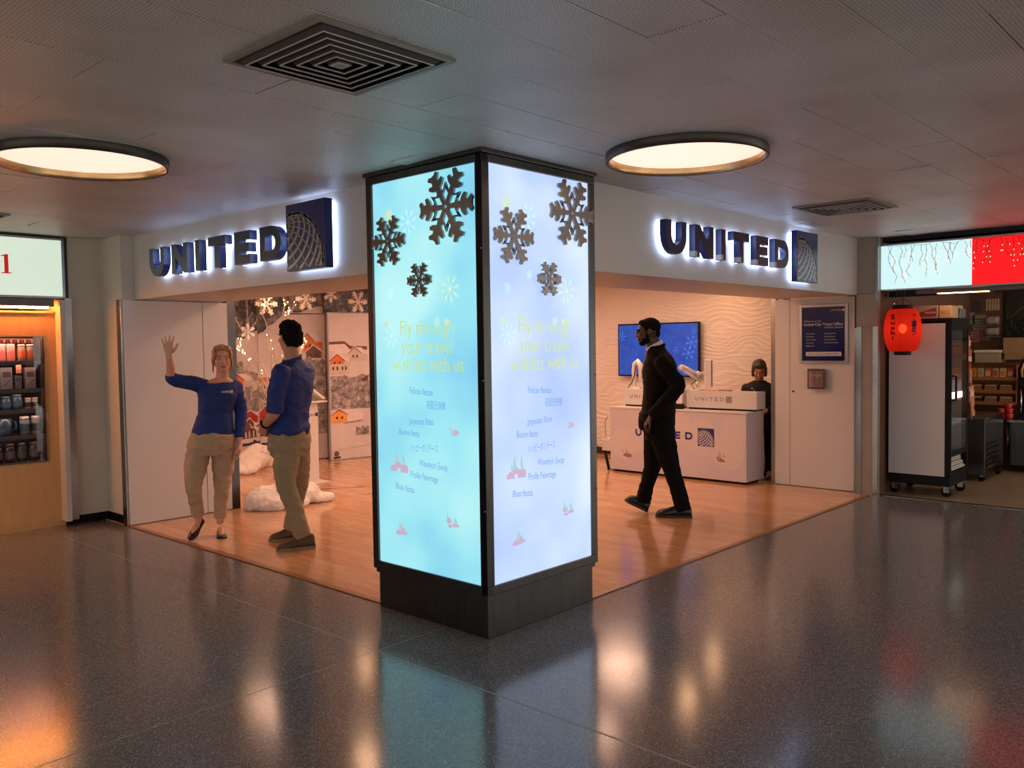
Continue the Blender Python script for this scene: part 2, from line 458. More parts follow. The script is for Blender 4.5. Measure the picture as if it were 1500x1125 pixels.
pil = thing('advertising_pillar', 'square pillar with two glowing blue holiday poster faces in dark metal frames', 'pillar', (.46, .46, 0)); pil['kind'] = 'thing'
b = B(); b.box(0, .925, 0, .93, 0, .215, bev=.003); b.box(-.012, .937, -.012, .942, .215, .24)
b.obj('base', 'darksteel', pil)
b = B(); b.box(.03, .895, .03, .9, .24, ZC + .02); b.obj('core', 'blackmetal', pil)
e = .0253
def lightbox(F, W, art, side):
    # F: origin at the pillar corner on this face, a runs along the face
    z0, z1 = .24, 2.60
    b = B()
    b.fbox(F, 0, W, z0, z0 + .05, -.05, 0, bev=.004); b.fbox(F, 0, W, z1 - .045, z1, -.05, 0, bev=.004)
    b.fbox(F, 0, .055, z0 + .05, z1 - .045, -.05, 0, bev=.004); b.fbox(F, W - .055, W, z0 + .05, z1 - .045, -.05, 0, bev=.004)
    fr = b.obj('light_box_frame', 'darksteel', pil)
    for z in (.7, 1.4, 2.1):
        b = B(); b.lathe(F(W - .012, z, 0), [(.006, 0), (.006, .004), (0, .004)], 10, axis=F.n); b.obj('lock', 'steel', fr)
    b = B(); b.fbox(F, .055, W - .055, z0 + .05, z1 - .045, -.04, -.012)
    b.obj('poster', art, pil)
    return F
# face frames: left face looks to -x (picture right is -y), right face looks to -y
FL = Fr((-e, .93 + e, 0), (0, -1, 0)); FRt = Fr((-e, -e, 0), (1, 0, 0))
W = .93 + 2 * e
lightbox(FL, W, 'artL', 0); lightbox(FRt, .925 + 2 * e, 'artR', 1)
b = B(); b.box(-e - .012, .925 + e + .012, -e - .012, .93 + e + .012, 2.60, ZC + .004, bev=.003); b.obj('cap', 'darksteel', pil)
def bar2(b, F, p, q, w, m, c0=.0, c1=.001):
    d = V((q[0] - p[0], q[1] - p[1], 0)); d.normalize(); n = V((-d.y, d.x, 0)) * w
    b.poly(F, [(p[0] - n.x, p[1] - n.y), (q[0] - n.x, q[1] - n.y), (q[0] + n.x, q[1] + n.y), (p[0] + n.x, p[1] + n.y)], c0, c1, m)
def thinflake(b, F, a, z, r, m, k=8):
    for i in range(k):
        t = 2 * PI * i / k + .2
        d = (math.cos(t), math.sin(t))
        bar2(b, F, (a, z), (a + d[0] * r, z + d[1] * r), .0022 * r / .08, m)
        for s in (-.5, .5):
            bar2(b, F, (a + d[0] * r * .55, z + d[1] * r * .55), (a + d[0] * r * .55 + math.cos(t + s) * r * .35, z + d[1] * r * .55 + math.sin(t + s) * r * .35), .0018 * r / .08, m)
def chaletprint(b, F, a, z, s, ms=(0, 1)):
    rr = random.Random(int(a * 977 + z * 131))
    for i in range(5):
        x = a + rr.uniform(-.5, .5) * s; y = z + rr.uniform(-.35, .1) * s; h = rr.uniform(.18, .34) * s
        b.poly(F, [(x - h, y), (x + h, y - .1 * h), (x + h * .9, y + h * .7), (x, y + h * 1.2), (x - h * .9, y + h * .6)], 0, .0006 + .0002 * i, ms[0])
    for i in range(5):
        x = a + rr.uniform(-.5, .5) * s; y = z + rr.uniform(0, .3) * s; h = rr.uniform(.4, .8) * s
        b.poly(F, [(x - h * .16, y), (x + h * .16, y), (x, y + h)], 0, .0016 + .0002 * i, ms[1])
def art(F, W, side):
    G = Fr(F(0, 0, -.012), F.u, F.v)
    dx = 0
    for s, z, h, w in (('Fly through', 1.655, .085, .45), ('your travel', 1.548, .085, .43), ('wishlist with us', 1.445, .085, .60)):
        b = B(); b.text(G, s, .51, z, h, 0, w=w, fat=-.004); b.obj('slogan_line', 'ytext', pil)
    for s, a, z, w, ang in (('Felices fiestas', .455, 1.312, .2, -.05), ('祝節日快樂', .58, 1.234, .155, -.03), ('Joyeuses fêtes', .455, 1.14, .215, .02), ('Buone feste', .345, 1.07, .18, -.04),
                            ('ハッピーホリデーズ', .47, .985, .24, .03), ('Wesołych Świąt', .55, .895, .24, -.06), ('Prolle Feiertage', .47, .822, .24, -.05), ('Boas festas', .30, .742, .165, -.08)):
        b = B(); b.text(G, s, a, z, .038, 0, w=w, ang=ang); b.obj('greeting_line', 'btext', pil)
    for a, z, r, m in ((.37, 2.3, .085, 0), (.52, 2.03, .05, 0), (.71, 1.9, .085, 1), (.2, 1.65, .075, 0), (.2, 1.9, .03, 0), (.6, 1.72, .03, 1), (.38, 1.98, .025, 1)):
        b = B(); thinflake(b, G, a, z, r, m); b.obj('printed_snowflake', ['pale', 'gold'], pil)
    for a, z, r in ((.2, 2.36, .032), (.16, 1.72, .02), (.68, 1.72, .018)):
        b = B(); b.poly(G, [(a + r * math.cos(t * PI / 10), z + r * math.sin(t * PI / 10)) for t in range(20)], 0, .0008, 1); b.obj('printed_disc', ['pale', 'gold'], pil)
    for a, z, s in ((.72, 1.1, .06), (.25, .885, .11), (.27, .5, .08), (.70, .6, .08)):
        b = B(); chaletprint(b, G, a, z, s); b.obj('printed_chalet', ['chalet', 'chalet2'], pil)
art(FL, W, 0); art(FRt, W, 1)

# mirrored snowflake ornaments stuck on the posters
def flake_parts(R_, fork=1.0):
    """six-armed snowflake as twelve mirrored half sectors with open diamonds between the arms"""
    half = [(.99, .0), (.99, .06), (1.04, .15 * fork), (.97, .23 * fork), (.84, .11), (.76, .13), (.80, .27 * fork), (.72, .31 * fork), (.62, .21 * fork), (.56, .08), (.45, .10)]
    c30, s30 = math.cos(PI / 6), math.sin(PI / 6)
    w = lambda r, t: (r * c30 - t * s30, r * s30 + t * c30)
    prof = [(.055, 0)] + half + [w(.48, -.028), w(.66, 0), w(.53, 0), w(.34, -.116), w(.13, 0), w(.055, 0)]
    out = []
    for k in range(6):
        A = k * PI / 3; ca, sa = math.cos(A), math.sin(A)
        for m in (1, -1):
            P = [(R_ * (x * ca - m * y * sa), R_ * (x * sa + m * y * ca)) for x, y in prof]
            out.append(P if m > 0 else P[::-1])
    return out
def put_flake(b, F, a, z, R_, c0, c1, rot=0.0, fork=1.0):
    G = F.rot(a, z, rot)
    for P in flake_parts(R_, fork): b.poly(G, P, c0, c1)
def curve_prism(loops, depth, bev=0.0):
    cu = bpy.data.curves.new('c', 'CURVE'); cu.dimensions = '2D'; cu.fill_mode = 'BOTH'; cu.extrude = depth / 2; cu.bevel_depth = bev; cu.bevel_resolution = 0
    for lp in loops:
        sp = cu.splines.new('POLY'); sp.points.add(len(lp) - 1)
        for i, p in enumerate(lp): sp.points[i].co = (p[0], p[1], 0, 1)
        sp.use_cyclic_u = True
    return evalmesh(bpy.data.objects.new('c', cu))
def place(b, me, F, a, bb, c, rot=0.0, m=0, sx=1.0):
    G = F.rot(a, bb, rot); o = F(a, bb, c)
    mt = Matrix(((G.u[0], G.v[0], G.n[0], o[0]), (G.u[1], G.v[1], G.n[1], o[1]), (G.u[2], G.v[2], G.n[2], o[2]), (0, 0, 0, 1)))
    b.mesh(me, mt, m)
for F, face, items in ((FL, 'aqua', ((.715, 2.345, .205, 'large mirrored snowflake hanging over the top right edge of the aqua poster'),
                                     (.215, 2.205, .148, 'mirrored snowflake at the left edge of the aqua poster'),
                                     (.485, 1.962, .098, 'smallest mirrored snowflake on the aqua poster, above the slogan'))),
                       (FRt, 'blue', ((.745, 2.355, .195, 'large mirrored snowflake at the top right edge of the pale blue poster'),
                                      (.235, 2.18, .155, 'mirrored snowflake at the left edge of the pale blue poster'),
                                      (.53, 1.962, .098, 'smallest mirrored snowflake on the pale blue poster, above the slogan')))):
    for a, z, r, lab in items:
        b = B(); put_flake(b, F, a, z, r, .002, .016)
        tag(b.obj('snowflake_ornament', 'mirror'), lab, 'snowflake ornament', 'mirrored snowflakes on the pillar')

# ------------------------------------------------------------------ halo-lit wall signs
def letter_quads(ch, w, h, t):
    q = []
    if ch == 'U':
        r = w / 2
        q += [[(0, r), (t, r), (t, h), (0, h)], [(w - t, r), (w, r), (w, h), (w - t, h)]]
        q += arc(r, r, r, r - t, PI, 2 * PI, 10)
    elif ch == 'N':
        q += [[(0, 0), (t, 0), (t, h), (0, h)], [(w - t, 0), (w, 0), (w, h), (w - t, h)], [(t, h), (t, h - 1.55 * t), (w - t, 0), (w - t, 1.55 * t)]]
    elif ch == 'I':
        q += [[(0, 0), (t, 0), (t, h), (0, h)]]
    elif ch == 'T':
        q += [[((w - t) / 2, 0), ((w + t) / 2, 0), ((w + t) / 2, h - t), ((w - t) / 2, h - t)], [(0, h - t), (w, h - t), (w, h), (0, h)]]
    elif ch == 'E':
        q += [[(0, 0), (t, 0), (t, h), (0, h)], [(t, 0), (w, 0), (w, t), (t, t)], [(t, h - t), (w, h - t), (w, h), (t, h)], [(t, (h - t) / 2), (w * .93, (h - t) / 2), (w * .93, (h + t) / 2), (t, (h + t) / 2)]]
    elif ch == 'D':
        r = h / 2; x = w - r
        q += [[(0, 0), (t, 0), (t, h), (0, h)], [(t, 0), (max(x, t), 0), (max(x, t), t), (t, t)], [(t, h - t), (max(x, t), h - t), (max(x, t), h), (t, h)]]
        q += arc(max(x, t), r, r, r - t, -PI / 2, PI / 2, 12)
    return q
def arc(cx, cy, r1, r0, a0, a1, n):
    out = []
    for i in range(n):
        s, t = a0 + (a1 - a0) * i / n, a0 + (a1 - a0) * (i + 1) / n
        out.append([(cx + r0 * math.cos(s), cy + r0 * math.sin(s)), (cx + r1 * math.cos(s), cy + r1 * math.sin(s)),
                    (cx + r1 * math.cos(t), cy + r1 * math.sin(t)), (cx + r0 * math.cos(t), cy + r0 * math.sin(t))])
    return out
def globe_print(b, F, a0, z0, W, H, c, m, cx=.22, cy=.14, rad=.72, line=.008, fill=None):
    """line globe in the lower left of a square, clipped to it"""
    cx, cy, rad = a0 + W * cx, z0 + H * cy, rad * W
    tilt, spin = .62, .5
    def P(la, lo):
        x = math.cos(la) * math.sin(lo); y = math.sin(la); z = math.cos(la) * math.cos(lo)
        y, z = y * math.cos(tilt) - z * math.sin(tilt), y * math.sin(tilt) + z * math.cos(tilt)
        x, y = x * math.cos(spin) - y * math.sin(spin), x * math.sin(spin) + y * math.cos(spin)
        return x, y, z
    def seg(p, q, w):
        if p[2] < -.02 or q[2] < -.02: return
        A = (cx + p[0] * rad, cy + p[1] * rad); Q = (cx + q[0] * rad, cy + q[1] * rad)
        for (x, y) in (A, Q):
            if not (a0 + w < x < a0 + W - w and z0 + w < y < z0 + H - w): return
        if math.dist(A, Q) < 1e-4: return
        bar2(b, F, A, Q, w, m, c, c + .001)
    n = 40
    for k in range(-9, 10):
        lo = k * PI / 18
        for i in range(n):
            seg(P(-PI / 2 + PI * i / n, lo * 2), P(-PI / 2 + PI * (i + 1) / n, lo * 2), line * .5)
    for k in range(-7, 8):
        la = k * PI / 16
        for i in range(2 * n):
            seg(P(la, -PI + PI * i / n), P(la, -PI + PI * (i + 1) / n), line * 1.25)
    for i in range(60):
        t, u = 2 * PI * i / 60, 2 * PI * (i + 1) / 60
        seg((math.cos(t), math.sin(t), 0), (math.cos(u), math.sin(u), 0), line)
def wall_sign(F, a0, aw, z0, zh, la, lw, lz, lh, label, c0, c1, extras):
    root = thing('wall_sign', label, 'sign', F(a0 + aw / 2, z0, 0), 'halo lit signs above the shop openings')
    ws = dict(U=.27, N=.27, I=.075, T=.26, E=.22, D=.27)
    tot = sum(ws.values()); gap = (aw - tot) / 5
    a = a0
    for ch in 'UNITED':
        b = B()
        w_ = ws[ch]
        for q in letter_quads(ch, w_, zh, .068):
            G = Fr(F(a, z0, 0), F.u, F.v)
            b.poly(G, q, c0 + .012, c1, 0, 1, 0)
            b.poly(G, [(x, y) for x, y in q], c0, c0 + .011, 2)
        lt = b.obj('letter', ['navyface', 'navy', 'led'], root)
        if extras and ch != 'U':
            b = B(); s0 = (w_ - .068) / 2 if ch == 'T' else 0; b.fbox(F, a + s0 - .004, a + s0 + .03, z0 + .002, z0 + .042, c1 - .05, c1 + .0015)
            b2 = b.obj('junction_box', 'aluminium_box', lt)
        a += w_ + gap
    b = B(); b.fbox(F, la, la + lw, lz, lz + lh, c0 + .012, c1, bev=.002); pn = b.obj('logo_panel', 'navy', root)
    b = B(); b.fbox(F, la + .012, la + lw - .012, lz + .012, lz + lh - .012, c0, c0 + .011); b.obj('panel_light', 'led', pn)
    b = B(); globe_print(b, F, la, lz, lw, lh, c1 + .0005, 0); b.obj('globe_emblem', 'silver', pn)
    return root
# left sign: wall plane x=.1665 looking to -x ; right sign: wall plane y=.1415 looking to -y
SL = Fr((.166, 0, 0), (0, -1, 0)); SR = Fr((0, .1415, 0), (1, 0, 0))
wall_sign(SL, -4.07, 2.03, 2.215, .24, -1.966, .455, 2.118, .453, 'halo-lit navy lettering with square globe panel at its right, left of the pillar', .022, .095, False)
wall_sign(SR, 1.875, 1.94, 2.213, .236, 3.972, .44, 2.115, .445, 'halo-lit navy lettering with square globe panel, on the beam right of the pillar', .022, .085, True)

# ------------------------------------------------------------------ ceiling fittings
M['diffuser'] = mat('lamp_diffuser', (250, 230, 215), .6, emit=(255, 226, 205), es=1.15)
def diffuser_lines(m):
    N, L, p = nodes(m)
    tc = N.new('ShaderNodeTexCoord'); wv = N.new('ShaderNodeTexWave'); wv.inputs['Scale'].default_value = 9; wv.bands_direction = 'DIAGONAL'
    L.new(tc.outputs['Object'], wv.inputs['Vector'])
    cr = N.new('ShaderNodeValToRGB'); cr.color_ramp.elements[0].color = lin((250, 206, 184)) + (1,); cr.color_ramp.elements[1].color = lin((255, 228, 208)) + (1,)
    L.new(wv.outputs['Fac'], cr.inputs['Fac']); L.new(cr.outputs['Color'], p.inputs['Emission Color'])
diffuser_lines(M['diffuser'])
M['bronze'] = mat('bronze_rim', (62, 54, 46), .4, .5, var=.15, scale=12)
M['bronzein'] = mat('rim_reflector', (196, 158, 112), .25, .8, var=.25, scale=9)  # one rim: outside coloured dark as unlit, reflector inside coloured lamplit tan
M['ventframe'] = mat('vent_paint', (128, 122, 112), .45, .2, var=.1)
M['ventslope'] = mat('vent_slope', (74, 70, 66), .5); M['ventlip'] = mat('vent_lip', (186, 180, 170), .4)  # louver shading in the colour: slopes darkened, lips paled as if lit
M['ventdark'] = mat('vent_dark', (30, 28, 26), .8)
lamp = thing('ceiling_lamp', 'round warm ceiling lamp near the left edge, ahead of the lettered left sign', 'ceiling light', (-1.40, 1.62, ZC), 'round ceiling lamps')
zl = -.046
b = B(); b.lathe((-1.407, 1.60, ZC), [(.435, 0), (.437, zl), (.43, zl - .004), (.418, zl - .003), (.414, zl + .012), (.41, -.003)], 64, mats=[0, 0, 0, 1, 1]); b.obj('rim', ['bronze', 'bronzein'], lamp)
b = B(); b.lathe((-1.407, 1.60, ZC), [(.412, -.006), (.3, -.008), (0, -.009)], 64); b.obj('diffuser', 'diffuser', lamp)
dup(lamp, (.862, -.70, ZC), 'round warm ceiling lamp right of the pillar top, above the right sign')
def vent(x, y, label, s=.295):
    root = thing('ceiling_vent', label, 'air vent', (x, y, ZC), 'square ceiling diffusers')
    b = B()
    for k, (o, i) in enumerate(((s, s - .022),)):
        for (x0, x1, y0, y1) in ((-o, o, -o, -i), (-o, o, i, o), (-o, -i, -i, i), (i, o, -i, i)):
            b.box(x + x0, x + x1, y + y0, y + y1, ZC - .012, ZC + .002)
    b.obj('frame', 'ventframe', root)
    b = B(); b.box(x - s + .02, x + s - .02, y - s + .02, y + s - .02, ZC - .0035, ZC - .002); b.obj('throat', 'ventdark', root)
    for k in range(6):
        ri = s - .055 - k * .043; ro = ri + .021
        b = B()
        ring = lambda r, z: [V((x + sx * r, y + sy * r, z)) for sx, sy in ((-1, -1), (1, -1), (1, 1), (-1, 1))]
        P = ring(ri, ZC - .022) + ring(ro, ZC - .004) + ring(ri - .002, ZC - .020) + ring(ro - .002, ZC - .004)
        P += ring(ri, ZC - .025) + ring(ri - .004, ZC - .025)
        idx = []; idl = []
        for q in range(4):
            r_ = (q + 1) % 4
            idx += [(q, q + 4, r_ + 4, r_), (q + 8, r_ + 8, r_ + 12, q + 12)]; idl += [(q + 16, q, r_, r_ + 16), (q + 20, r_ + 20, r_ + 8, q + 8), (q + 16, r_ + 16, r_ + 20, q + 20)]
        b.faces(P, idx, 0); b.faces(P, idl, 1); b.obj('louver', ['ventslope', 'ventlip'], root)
    b = B(); b.box(x - .03, x + .03, y - .03, y + .03, ZC - .024, ZC - .02); b.obj('center_plate', 'ventframe', root)
    return root
v0 = vent(-1.36, -.63, 'big square ceiling vent of nested louvers at the top, left of centre')
dup(v0, (3.41, -.585, ZC), 'square ceiling vent above the right end of the right sign')
dup(v0, (-1.33, 4.23, ZC), 'square ceiling vent corner just showing above the shop sign at the left edge')

# recessed downlights in the ticket office ceiling
M['down'] = mat('downlight_lens', (255, 220, 180), .5, emit=(255, 192, 140), es=70)
d0 = thing('downlight', 'recessed downlight in the shop ceiling over the service desk', 'downlight', (5.07, 1.84, 2.47), 'recessed downlights in the shop')
b = B(); b.lathe((5.07, 1.84, 2.47), [(.105, 0), (.105, -.008), (.085, -.01), (.08, 0)], 28); b.obj('trim_ring', 'white', d0)
b = B(); b.lathe((5.07, 1.84, 2.47), [(.081, -.004), (0, -.005)], 28); b.obj('lens', 'down', d0)
for x, y, lab in ((1.77, 5.5, 'recessed downlight behind the left shop opening'), (3.33, 5.48, 'recessed downlight in front of the village mural'), (1.8, 3.5, 'recessed downlight above the man in the blue shirt'),
                  (3.9, 1.31, 'recessed downlight above the man in the dark suit'), (5.2, 3.9, 'recessed downlight in front of the wall screen'), (3.5, 3.3, 'recessed downlight in the middle of the shop'),
                  (1.75, 1.9, 'recessed downlight behind the pillar'), (2.9, 6.4, 'recessed downlight close to the village mural'), (6.3, 2.2, 'recessed downlight grazing the rippled wall behind the desk')):
    dup(d0, (x, y, 2.47), lab)

# square panels added out of view to fill the shop with soft light
M['panel'] = mat('light_panel', (255, 214, 178), .5, emit=(255, 200, 170), es=20)
p0 = thing('light_panel', 'square ceiling light panel over the middle of the shop', 'ceiling light', (3.6, 2.2, 2.47), 'square light panels in the shop')
b = B(); b.box(3.29, 3.91, 1.89, 2.51, 2.455, 2.47); b.obj('frame', 'white', p0)
b = B(); b.box(3.31, 3.89, 1.91, 2.49, 2.452, 2.455); b.obj('panel', 'panel', p0)
for x, y, lab in ((1.9, 3.0, 'square ceiling light panel behind the pillar'), (3.6, 4.4, 'square ceiling light panel between desk and mural'), (5.4, 3.0, 'square ceiling light panel before the wall screen'), (2.0, 5.2, 'square ceiling light panel over the kiosk'), (5.3, 5.4, 'square ceiling light panel in the far corner of the shop')):
    dup(p0, (x, y, 2.47), lab)
M['red'] = mat('red_plastic', (176, 30, 28), .3)
# ------------------------------------------------------------------ right side of the ticket office
def fx(x, y, z=0): return Fr((x, y, z), (0, -1, 0))      # a surface looking to -x, a runs to -y
def fy(x, y, z=0): return Fr((x, y, z), (1, 0, 0))       # a surface looking to -y, a runs to +x
M['desk'] = mat('desk_laminate', (200, 190, 196), .35, var=.03, scale=1.5)
M['deskdot'] = mat('desk_print_disc', (208, 195, 194), .35, var=.02)
M['navyprint'] = mat('navy_print', (36, 38, 118), .35)
M['greyprint'] = mat('grey_print', (150, 132, 122), .4)
M['brownprint'] = mat('brown_print', (150, 112, 96), .4); M['brownprint2'] = mat('brown_print_pale', (176, 160, 150), .4)
M['paper'] = mat('paper', (232, 226, 220), .6, var=.03)
M['whiteplastic'] = mat('white_plastic', (222, 216, 210), .35, var=.03)
M['chrome'] = mat('chrome', (205, 203, 200), .1, 1, var=.03)
M['aluminium'] = mat('aluminium', (170, 168, 166), .3, 1, var=.05)

dk = thing('service_desk', 'white service desk with navy lettering and globe emblem on its front', 'counter', (5.62, 2.2, .006))
b = B(); b.box(5.41, 5.83, 1.285, 3.13, .035, .795, bev=.004); b.obj('body', 'desk', dk)
b = B(); b.box(5.40, 5.84, 1.275, 3.14, .795, .815, bev=.004); b.obj('desktop', 'white', dk)
b = B(); b.box(5.45, 5.79, 1.33, 3.09, .006, .035); b.obj('plinth', 'black', dk)
F = fx(5.41, 3.13)
b = B()
for i, (a, z, r) in enumerate(((.2, .36, .19), (.42, .43, .16), (1.28, .5, .21), (1.62, .36, .2), (1.7, .6, .17), (.95, .6, .2), (.7, .3, .17))):
    pts = [(min(1.84, max(.005, a + r * math.cos(t * PI / 24))), min(.79, max(.04, z + r * math.sin(t * PI / 24)))) for t in range(48)]
    b.poly(F, list(dict.fromkeys(pts)), 0, .0003 + .00012 * i, 0)
b.obj('printed_discs', 'deskdot', dk)
b = B()
a = .38
for ch, wd in zip('UNITED', (.088, .09, .026, .085, .075, .095)):
    for q in letter_quads(ch, wd, .086, .021): b.poly(Fr(F(a, .47), F.u, F.v), q, .0022, .004)
    b.obj('letter', 'navyprint', dk); b = B()
    a += wd + .066
b.poly(F, [(1.24, .405), (1.45, .405), (1.45, .612), (1.24, .612)], .0012, .002)
b.obj('emblem_ground', 'navyprint', dk)
b = B(); globe_print(b, F, 1.24, .405, .21, .207, .0022, 0, line=.0044, cx=.3, cy=.25, rad=.66); b.obj('globe_emblem', 'white', dk)
b = B()
for a_, z_ in ((.24, .235), (1.545, .27)):
    b = B(); chaletprint(b, F, a_, z_, .11); b.obj('printed_chalet', ['brownprint', 'brownprint2'], dk)

def riser(y0, y1, x0, label, off):
    r = thing('desk_riser', label, 'desk riser', ((x0 + x0 + .2) / 2, (y0 + y1) / 2, .815), 'white risers on the service desk')
    b = B(); b.box(x0, x0 + .21, y0, y1, .835, 1.03, bev=.003); b.obj('body', 'white', r)
    b = B(); b.box(x0 + .02, x0 + .19, y0 + .02, y1 - .02, .815, .835); b.obj('foot_rail', 'black', r)  # black strip stands for the shade in the gap under the riser
    F = fx(x0, y1); b = B(); a = off
    for ch, wd in zip('UNITED', (.045, .047, .014, .045, .04, .05)):
        for q in letter_quads(ch, wd, .046, .010): b.poly(Fr(F(a, .915), F.u, F.v), q, .0006, .0016)
        b.obj('letter', 'greyprint', r); b = B()
        a += wd + .026
    b.poly(F, [(a, .90), (a + .075, .90), (a + .075, .975), (a, .975)], .0006, .0016)
    b.obj('emblem', 'greyprint', r)
riser(1.235, 2.13, 5.56, 'white lettered riser at the right end of the service desk', .12)
riser(2.22, 3.05, 5.58, 'white lettered riser at the left end of the service desk', .1)

# brochure stand
t = thing('brochure_stand', 'tall white leaflet stand with black foot on the desk behind the suited man', 'leaflet stand', (5.49, 2.185, .815))
b = B(); b.box(5.475, 5.50, 2.14, 2.235, .88, 1.15, bev=.003); b.obj('panel', 'paper', t)
b = B(); b.box(5.455, 5.52, 2.135, 2.24, .815, .875, bev=.003); b.obj('foot', 'black', t)
b = B(); F = fx(5.475, 2.235)
b.text(F, 'S', .047, 1.10, .02, 0); b.obj('letter', 'red', t); b = B(); b.text(F, 'G', .047, .90, .02, 0); b.obj('letter', 'red', t)
b = B(); b.box(5.50, 5.512, 2.15, 2.2, 1.15, 1.19); b.obj('clip', mat('green_clip', (30, 110, 70), .5), t)

# monitor on a folding arm, seen edge on
t = thing('monitor', 'white monitor seen edge-on, on a folding arm above the desk', 'monitor', (5.72, 1.92, 1.03))
d = V((.87, .49, 0)); s = V((.49, -.87, 0)); G = Fr((5.70, 1.915, 0), s, (0, 0, 1))
b = B(); b.fbox(G, -.05, .034, 1.06, 1.39, -.32, .02, bev=.006); b.obj('housing', 'whiteplastic', t)
b = B(); b.fbox(G, .0342, .044, 1.075, 1.375, -.31, .01); b.obj('screen', 'black', t)
b = B(); j0 = G(-.31, 1.19 + .13); j1 = G(-.12, 1.22, -.05); j2 = G(-.13, 1.16, -.06); j3 = G(-.3, 1.28, .0)
b.tube([j0, j1], .022, 0, 10); b.tube([j3, j2], .02, 0, 10); b.lathe(G(-.31, 1.30, .03), [(0, -.05), (.036, -.05), (.036, .03), (0, .03)], 16, axis=tuple(G.n)); b.obj('arm', 'whiteplastic', t)
b = B(); b.ell(j1, (.03, .03, .04)); b.tube([j1, G(-.035, 1.235, -.05)], .018, 0, 10); b.tube([j2, G(-.13, 1.03, -.06)], .016, 0, 10); b.obj('joint', 'chrome', t)
b = B(); b.tube([j2, G(-.2, 1.1, -.03), G(-.17, 1.05, -.03), G(-.12, 1.03, -.04)], .005, 0, 6); b.obj('cable', 'black', t)
# second arm behind the suited man
t = thing('monitor.001', 'white curved monitor arm above the left riser, before the blue screen', 'monitor', (5.72, 2.93, 1.03))
G = Fr((5.70, 2.96, 0), (0, -1, 0), (0, 0, 1))
b = B(); b.tube([G(.0, 1.05), G(-.005, 1.25), G(.01, 1.34), G(.05, 1.37), G(.09, 1.33), G(.1, 1.1)], [.03, .03, .032, .034, .034, .03], 0, 12); b.obj('arm', 'whiteplastic', t)
b = B(); b.tube([G(-.1, 1.04), G(-.02, 1.1, .03), G(.03, 1.2, .04), G(.04, 1.32, .03)], .006, 0, 6); b.obj('cable', 'black', t)
b = B(); b.box(5.66, 5.76, 2.86, 3.0, 1.03, 1.05, bev=.003); b.obj('base', 'whiteplastic', t)
# small things on the riser
o = B(); o.box(5.60, 5.70, 1.98, 2.10, 1.0305, 1.045, bev=.003); tag(o.obj('notepad', 'paper'), 'white pad at the left end of the right desk riser', 'notepad')
o = B(); o.fbox(Fr((5.64, 1.86, 0), (.2, -1, 0), (1, .2, 0)), -.07, .07, -.05, .06, 1.0305, 1.036); tag(o.obj('leaflet', mat('pink_paper', (222, 150, 136), .6)), 'pink leaflet lying on the right desk riser under the monitor', 'leaflet')
o = B(); o.fbox(Fr((5.66, 1.68, 0), (-.1, -1, 0), (1, -.1, 0)), -.07, .07, -.04, .05, 1.0305, 1.042, bev=.002); tag(o.obj('booklet', mat('brown_paper', (150, 130, 106), .6)), 'tan booklet lying on the right desk riser', 'booklet')
o = B(); o.box(5.46, 5.55, 2.28, 2.50, .8155, .819); tag(o.obj('form_sheet', 'paper'), 'white form lying on the desk beside the leaflet stand', 'form')

# wall screen
M['screen'] = mat('screen_blue', (40, 84, 190), .12, var=.0, emit=(44, 92, 200), es=.68)
def screen_noise(m):
    N, L, p = nodes(m); tc = N.new('ShaderNodeTexCoord')
    nz = N.new('ShaderNodeTexNoise'); nz.inputs['Scale'].default_value = 5; nz.inputs['Detail'].default_value = 9; nz.inputs['Roughness'].default_value = .75
    L.new(tc.outputs['Object'], nz.inputs['Vector'])
    cr = N.new('ShaderNodeValToRGB'); cr.color_ramp.elements[0].position = .42; cr.color_ramp.elements[1].position = .66
    cr.color_ramp.elements[0].color = lin((38, 84, 196)) + (1,); cr.color_ramp.elements[1].color = lin((58, 108, 214)) + (1,)
    L.new(nz.outputs['Fac'], cr.inputs['Fac']); L.new(cr.outputs['Color'], p.inputs['Emission Color'])
    p.inputs['Base Color'].default_value = (.01, .01, .02, 1)
    for l in list(p.inputs['Base Color'].links): L.remove(l)
screen_noise(M['screen'])
t = thing('wall_screen', 'wide wall screen glowing blue with faint snowflakes on the rippled wall', 'screen', (6.73, 3.27, 1.14))
b = B(); b.box(6.70, 6.74, 2.622, 3.923, 1.14, 1.872, bev=.004); b.obj('bezel', 'black', t)
F = fx(6.70, 3.923)
b = B(); b.fbox(F, .02, 1.281, 1.16, 1.852, 0, .002); b.obj('display', 'screen', t)
b = B()
for a, z, r in ((.07, 1.69, .07), (1.19, 1.6, .1), (1.14, 1.46, .1), (1.22, 1.75, .05), (.95, 1.5, .05)): thinflake(b, Fr(F(0, 0, .0021), F.u, F.v), a, z, r, 0, 6)
b.obj('display_snowflakes', glow('screen_flake', (64, 114, 212), .8), t)
b = B(); b.box(6.74, 6.82, 3.1, 3.45, 1.4, 1.62); b.obj('bracket', 'blackmetal', t)

